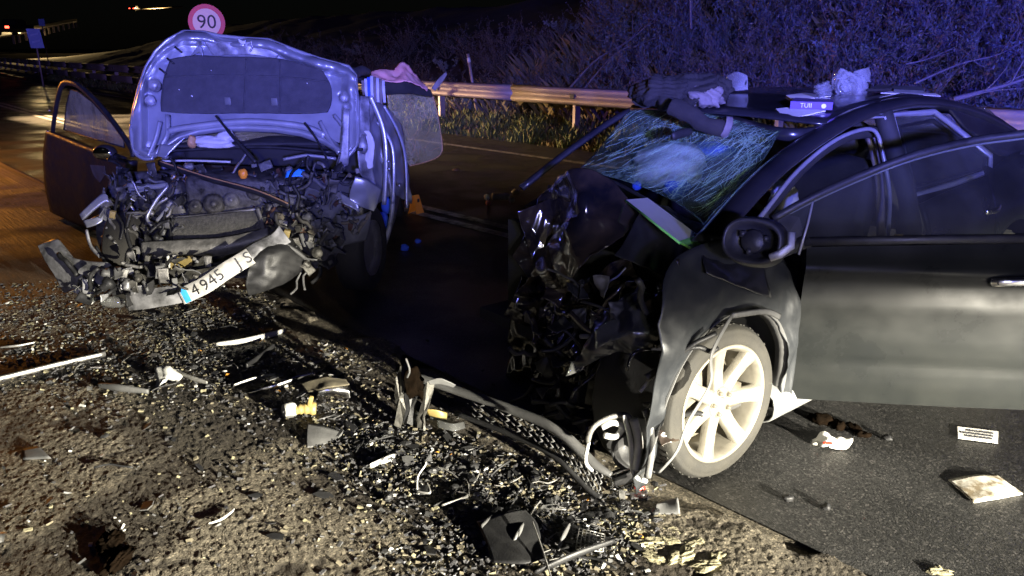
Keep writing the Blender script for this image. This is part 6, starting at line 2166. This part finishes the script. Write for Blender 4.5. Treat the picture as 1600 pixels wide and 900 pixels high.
KINDS = {
    ('shard', 'plastic'): ('plastic_shard', 'broken flat shard of black plastic in the crash debris trail', 'shard', 'black plastic shards in the debris trail'),
    ('shard', 'plastic2'): ('plastic_shard', 'broken flat shard of grey plastic in the crash debris trail', 'shard', 'grey plastic shards in the debris trail'),
    ('shard', 'silver_dirty'): ('paint_flake', 'dirty silver painted flake in the crash debris trail', 'flake', 'silver flakes in the debris trail'),
    ('curl', 'steel'): ('metal_curl', 'curled strip of bare torn metal in the crash debris trail', 'metal strip', 'metal curls in the debris trail'),
    ('rod', 'plastic'): ('plastic_rod', 'thin bent black plastic rod in the crash debris trail', 'rod', 'black rods in the debris trail'),
    ('rod', 'alu'): ('metal_rod', 'thin bent dull metal rod in the crash debris trail', 'rod', 'metal rods in the debris trail'),
    ('chunk', 'plastic'): ('plastic_chunk', 'lumpy black broken chunk in the crash debris trail', 'chunk', 'black chunks in the debris trail'),
    ('chunk', 'white'): ('white_chip', 'small white broken chip in the crash debris trail', 'chip', 'white chips in the debris trail'),
    ('curl', 'plastic'): ('plastic_curl', 'curled strip of torn black plastic in the crash debris trail', 'plastic strip', 'black curls in the debris trail'),
    ('curl', 'amberplastic'): ('amber_chip', 'small amber lens chip in the crash debris trail', 'chip', 'amber chips in the debris trail'),
    ('curl', 'lens'): ('lens_chip', 'curved clear lens chip in the crash debris trail', 'chip', 'lens chips in the debris trail'),
}
MESH = {k: [frag_mesh(k[0], k[1], j + 3) for j in range(5)] for k in KINDS}
weights = [('shard', 'plastic')] * 10 + [('shard', 'plastic2')] * 4 + [('shard', 'silver_dirty')] * 3 + [('curl', 'steel')] * 2 + [('rod', 'plastic')] * 4 + [('rod', 'alu')] * 3 + [('chunk', 'plastic')] * 6 + [('curl', 'plastic')] * 6 + [('chunk', 'white')] * 2 + [('curl', 'amberplastic')] * 1 + [('curl', 'lens')] * 2
TR = [(-20, 505, 40, 12), (90, 560, 40, 14), (200, 560, 45, 26), (300, 560, 55, 40), (400, 560, 45, 34), (260, 510, 30, 26), (360, 490, 30, 20), (480, 560, 40, 18), (520, 640, 40, 18), (580, 690, 40, 24), (640, 730, 40, 30), (720, 740, 45, 34), (800, 750, 40, 36), (860, 800, 45, 44), (900, 850, 40, 34), (780, 820, 45, 26), (950, 800, 35, 20), (150, 480, 40, 18), (50, 470, 40, 10), (700, 850, 60, 10), (300, 720, 160, 16)]
cnt = 0
for (cu, cv, sp, n) in TR:
    for k in range(int(n * 1.35)):
        u = q_.gauss(cu, sp * 1.25); v = q_.gauss(cv, sp * .55)
        if v < 455 or u > 1030 or (u > 420 and v < 540):
            continue
        p = G(u, v)
        key = q_.choice(weights)
        nm, lab, cat, grp = KINDS[key]
        o = bpy.data.objects.new(nm, q_.choice(MESH[key]))
        COL.objects.link(o)
        s_ = q_.choice((.010, .013, .017, .022, .03)) * (1.25 if key[0] in ('shard', 'rod') else .8)
        if key[1] in ('white', 'amberplastic', 'lens'):
            s_ = min(s_, .014)
        o.location = (p.x, p.y, .010)
        o.rotation_euler = (q_.uniform(-.25, .25), q_.uniform(-.25, .25), q_.uniform(0, 6.28))
        o.scale = (s_, s_ * q_.uniform(.7, 1.2), s_)
        tag(o, lab, cat, grp)
        cnt += 1
# crumbs nobody could count
cr_ = MB()
for k in range(11000):
    cu, cv, sp, n = q_.choice(TR)
    u = q_.gauss(cu, sp * 1.5); v = q_.gauss(cv, sp * .8)
    if v < 440 or u > 1040 or (u > 430 and v < 530):
        continue
    p = G(u, v, .008)
    s_ = q_.choice((.003, .004, .005, .007, .010))
    e_ = euler(q_.uniform(-.6, .6), q_.uniform(-.6, .6), q_.uniform(0, 6.3))
    cr_.box(p, (s_ * q_.uniform(1, 3), s_ * 1.2, s_ * .7), e_, mi=q_.choices((0, 1, 2, 3, 4), (12, 5, 5, .7, 4))[0])
so = cr_.build('crash_crumbs', [M['pad'], M['plastic2'], M['mud'], M['white'], M['stone']], smooth=False)
so['kind'] = 'stuff'
so['label'] = 'fine crumbs of plastic and glass strewn along the crash trail'
so['category'] = 'debris'

# ================================================================== VEGETATION
q_ = random.Random(77)
def leafquad(mb, p, s_, mi):
    e_ = euler(q_.uniform(0, 6.3), q_.uniform(0, 6.3), q_.uniform(0, 6.3))
    mb.add([p + e_ @ Vector((-s_, 0, 0)), p + e_ @ Vector((0, -s_ * .35, 0)), p + e_ @ Vector((s_, 0, 0)), p + e_ @ Vector((0, s_ * .35, 0))], [(0, 1, 2, 3)], mi)
def make_shrub(h, spread, nst, leaves, lm, seed, ls=1.0):
    global q_
    q_ = random.Random(seed)
    tw = MB(); lf = MB()
    for k in range(nst):
        a = q_.uniform(0, 2 * PI)
        d = Vector((math.cos(a) * spread, math.sin(a) * spread, q_.uniform(.6, 1.2))).normalized()
        p = Vector((math.cos(a) * .08, math.sin(a) * .08, -.05))
        pts = [p]
        L = h * q_.uniform(.5, 1.1)
        ns = 7
        for j in range(ns):
            d = (d + Vector((q_.uniform(-.3, .3), q_.uniform(-.3, .3), q_.uniform(-.2, .18)))).normalized()
            pts.append(pts[-1] + d * L / ns)
        tw.tube(pts, [.012 * (1 - .85 * i / ns) for i in range(ns + 1)], 3, cap=False)
        for j in range(2, ns + 1):
            for b in range(3):
                dd = (d + Vector((q_.uniform(-1, 1), q_.uniform(-1, 1), q_.uniform(-.6, .8)))).normalized()
                e_ = pts[j] + dd * L * q_.uniform(.10, .28)
                md = pts[j].lerp(e_, .5) + Vector((q_.uniform(-.03, .03), q_.uniform(-.03, .03), q_.uniform(-.02, .04)))
                tw.tube([pts[j], md, e_], [.005, .0035, .0015], 3, cap=False)
                for l in range(leaves):
                    t_ = q_.uniform(.2, 1.05)
                    c = pts[j].lerp(md, t_ * 2) if t_ < .5 else md.lerp(e_, t_ * 2 - 1)
                    leafquad(lf, c + Vector((q_.gauss(0, .03), q_.gauss(0, .03), q_.gauss(0, .03))), q_.uniform(.018, .045) * ls, 0)
    root = thing('shrub', 'x', 'shrub', (0, 0, 0))
    tw.build('stem', M['bark'], root)
    lf.build('foliage', M[lm], root, smooth=False)
    return root
SH = [
    (make_shrub(1.7, .7, 16, 5, 'leafblue', 1), 'twiggy grey green shrub with small leaves on the dark bank'),
    (make_shrub(1.5, .9, 20, 3, 'leafdry', 2), 'dry bare twigged brown shrub on the dark bank'),
    (make_shrub(2.1, .5, 14, 6, 'leafdry', 3), 'tall dense drab shrub on the dark bank'),
    (make_shrub(1.4, .8, 18, 4, 'leafrust', 4), 'rusty leaved low shrub on the dark bank'),
    (make_shrub(1.2, .9, 7, 12, 'leafpale', 6, 1.5), 'broad leaved pale shrub standing out on the dark bank'),
]
q_ = random.Random(5)
spots = []
# (u of the base direction, s beyond the edge line)
for u in range(1000, 1660, 34):
    for s_ in (3.6, 4.9, 6.3, 7.9, 9.6):
        spots.append((u + q_.uniform(-20, 20), s_ + q_.uniform(-.5, .5), q_.uniform(.75, 1.15)))
for u in range(400, 1000, 36):
    for s_ in (3.4, 4.6, 6.0, 8.0):
        spots.append((u + q_.uniform(-18, 18), s_ + q_.uniform(-.4, .4), q_.uniform(.45, .8)))
used = {}
for (u, s_, sc) in spots:
    # walk along the sight direction until the road offset is reached
    d = ray(u, 120); d.z = 0
    w = None
    lo_t, hi_t = 5.0, 60.0
    for it in range(40):
        md = (lo_t + hi_t) / 2
        if toR(d * md)[1] < s_: lo_t = md
        else: hi_t = md
    w = d * lo_t
    k = q_.choices((0, 1, 2, 3, 4), (5, 4, 3, 2, 2.5))[0]
    src, lab = SH[k]
    if k not in used:
        o = src
        used[k] = 1
    else:
        o = copy_tree(src)
    o.location = (w.x, w.y, terrain_z(w) - .05)
    o.rotation_euler = (q_.uniform(-.1, .1), q_.uniform(-.1, .1), q_.uniform(0, 6.28))
    o.scale = (sc, sc, sc * q_.uniform(.85, 1.15))
    o['label'] = lab
    o['group'] = 'shrubs on the bank: ' + ('grey green', 'bare brown', 'tall drab', 'rusty', 'broad leaved')[k]
# bare branches
def branch(pts, r0, label, seed):
    qq = random.Random(seed)
    P = []
    for (u, v, Y) in pts:
        P.append(W(u, v, Y))
    n = 16
    sp = spline(P, n)
    t = thing('bare_branch', label, 'branch', sp[0])
    mb = MB(); mb.tube(sp, [r0 * (1 - .75 * k / n) for k in range(n + 1)], 6); mb.build('limb', M['bark'], t)
    for k in range(3, n, 2):
        d = (sp[k + 1] - sp[k]).normalized()
        dd = (d + Vector((qq.uniform(-.8, .8), qq.uniform(-.5, .5), qq.uniform(-.8, .8)))).normalized()
        L = qq.uniform(.25, .8)
        mb = MB(); mb.tube(spline([sp[k], sp[k] + dd * L * .5 + Vector((0, 0, qq.uniform(-.06, .06))), sp[k] + dd * L], 6), [r0 * .35 * (1 - .12 * j) for j in range(7)], 4); mb.build('twig', M['bark'], t)
branch([(880, 150, 16), (930, 95, 16), (985, 62, 16.2), (1040, 12, 16.5)], .03, 'long leaning bare branch rising from behind the guardrail', 1)
branch([(905, 148, 15.5), (960, 85, 15.5), (1000, 70, 15.5)], .022, 'shorter bare branch crossing the long leaning one', 2)
branch([(1490, 155, 9.5), (1540, 142, 9.4), (1600, 124, 9.3), (1680, 95, 9.2)], .035, 'thick pale bare branch curving over the car boot', 3)
branch([(1430, 130, 10.5), (1500, 100, 10.5), (1560, 85, 10.5), (1610, 58, 10.5)], .018, 'thin pale arching branch higher on the bank', 4)
branch([(1080, 45, 15), (1079, 0, 15), (1082, -40, 15)], .028, 'straight upright bare stem at the top of the bank', 5)
branch([(1415, 100, 11), (1450, 92, 11), (1500, 70, 11)], .014, 'short crooked twig lying on the bank scrub', 6)
# verge grass and dry slope grass: uncountable
q_ = random.Random(8)
gb_ = MB()
for k in range(16000):
    a = q_.uniform(-12, 12) if k % 4 else q_.uniform(-12, 40)
    s_ = 1.15 + abs(q_.gauss(.4, .55))
    if s_ > 3.2: continue
    p = RP(a, s_)
    p.z = float(slope_h(np.array(a), np.array(s_))) - .02
    clump = mnoise.noise(Vector((p.x * 1.7, p.y * 1.7, 0)))
    h = max(.03, .13 + .16 * clump + q_.uniform(-.03, .10))
    an = q_.uniform(0, 6.28)
    dx = Vector((math.cos(an), math.sin(an), 0))
    ln = Vector((q_.uniform(-.6, .6), q_.uniform(-.6, .6), 0)) * h
    w_ = q_.uniform(.008, .02)
    gb_.add([p - dx * w_, p + dx * w_, p + ln * .5 + Vector((0, 0, h * .7)) + dx * w_ * .6, p + ln + Vector((0, 0, h))], [(0, 1, 2), (0, 2, 3)], 1 if (clump < -.25 or q_.random() < .15) else 0)
so = gb_.build('verge_grass', [M['grass'], M['drygrass']], smooth=False)
so['kind'] = 'stuff'; so['label'] = 'clumpy green and dry grass along the verge under the guardrail'; so['category'] = 'grass'
gb_ = MB()
for k in range(30000):
    a = q_.uniform(-16, 4); s_ = q_.uniform(2.6, 12.5)
    p = RP(a, s_)
    p.z = float(slope_h(np.array(a), np.array(s_))) - .05
    clump = mnoise.noise(Vector((p.x * .9, p.y * .9, 3)))
    if clump < -.12 and q_.random() < .8: continue
    h = max(.08, .30 + .5 * clump + q_.uniform(-.1, .2))
    an = q_.uniform(0, 6.28)
    dx = Vector((math.cos(an), math.sin(an), 0))
    ln = Vector((q_.uniform(-.9, .9), q_.uniform(-.9, .9), 0)) * h
    w_ = q_.uniform(.004, .012)
    gb_.add([p - dx * w_, p + dx * w_, p + ln * .5 + Vector((0, 0, h * .7)) + dx * w_ * .6, p + ln + Vector((0, 0, h))], [(0, 1, 2), (0, 2, 3)], 1 if clump < 0 else 0)
so = gb_.build('slope_grass', [M['drygrass'], M['leafdry']], smooth=False)
so['kind'] = 'stuff'; so['label'] = 'tangled dry grass covering the dark bank'; so['category'] = 'grass'
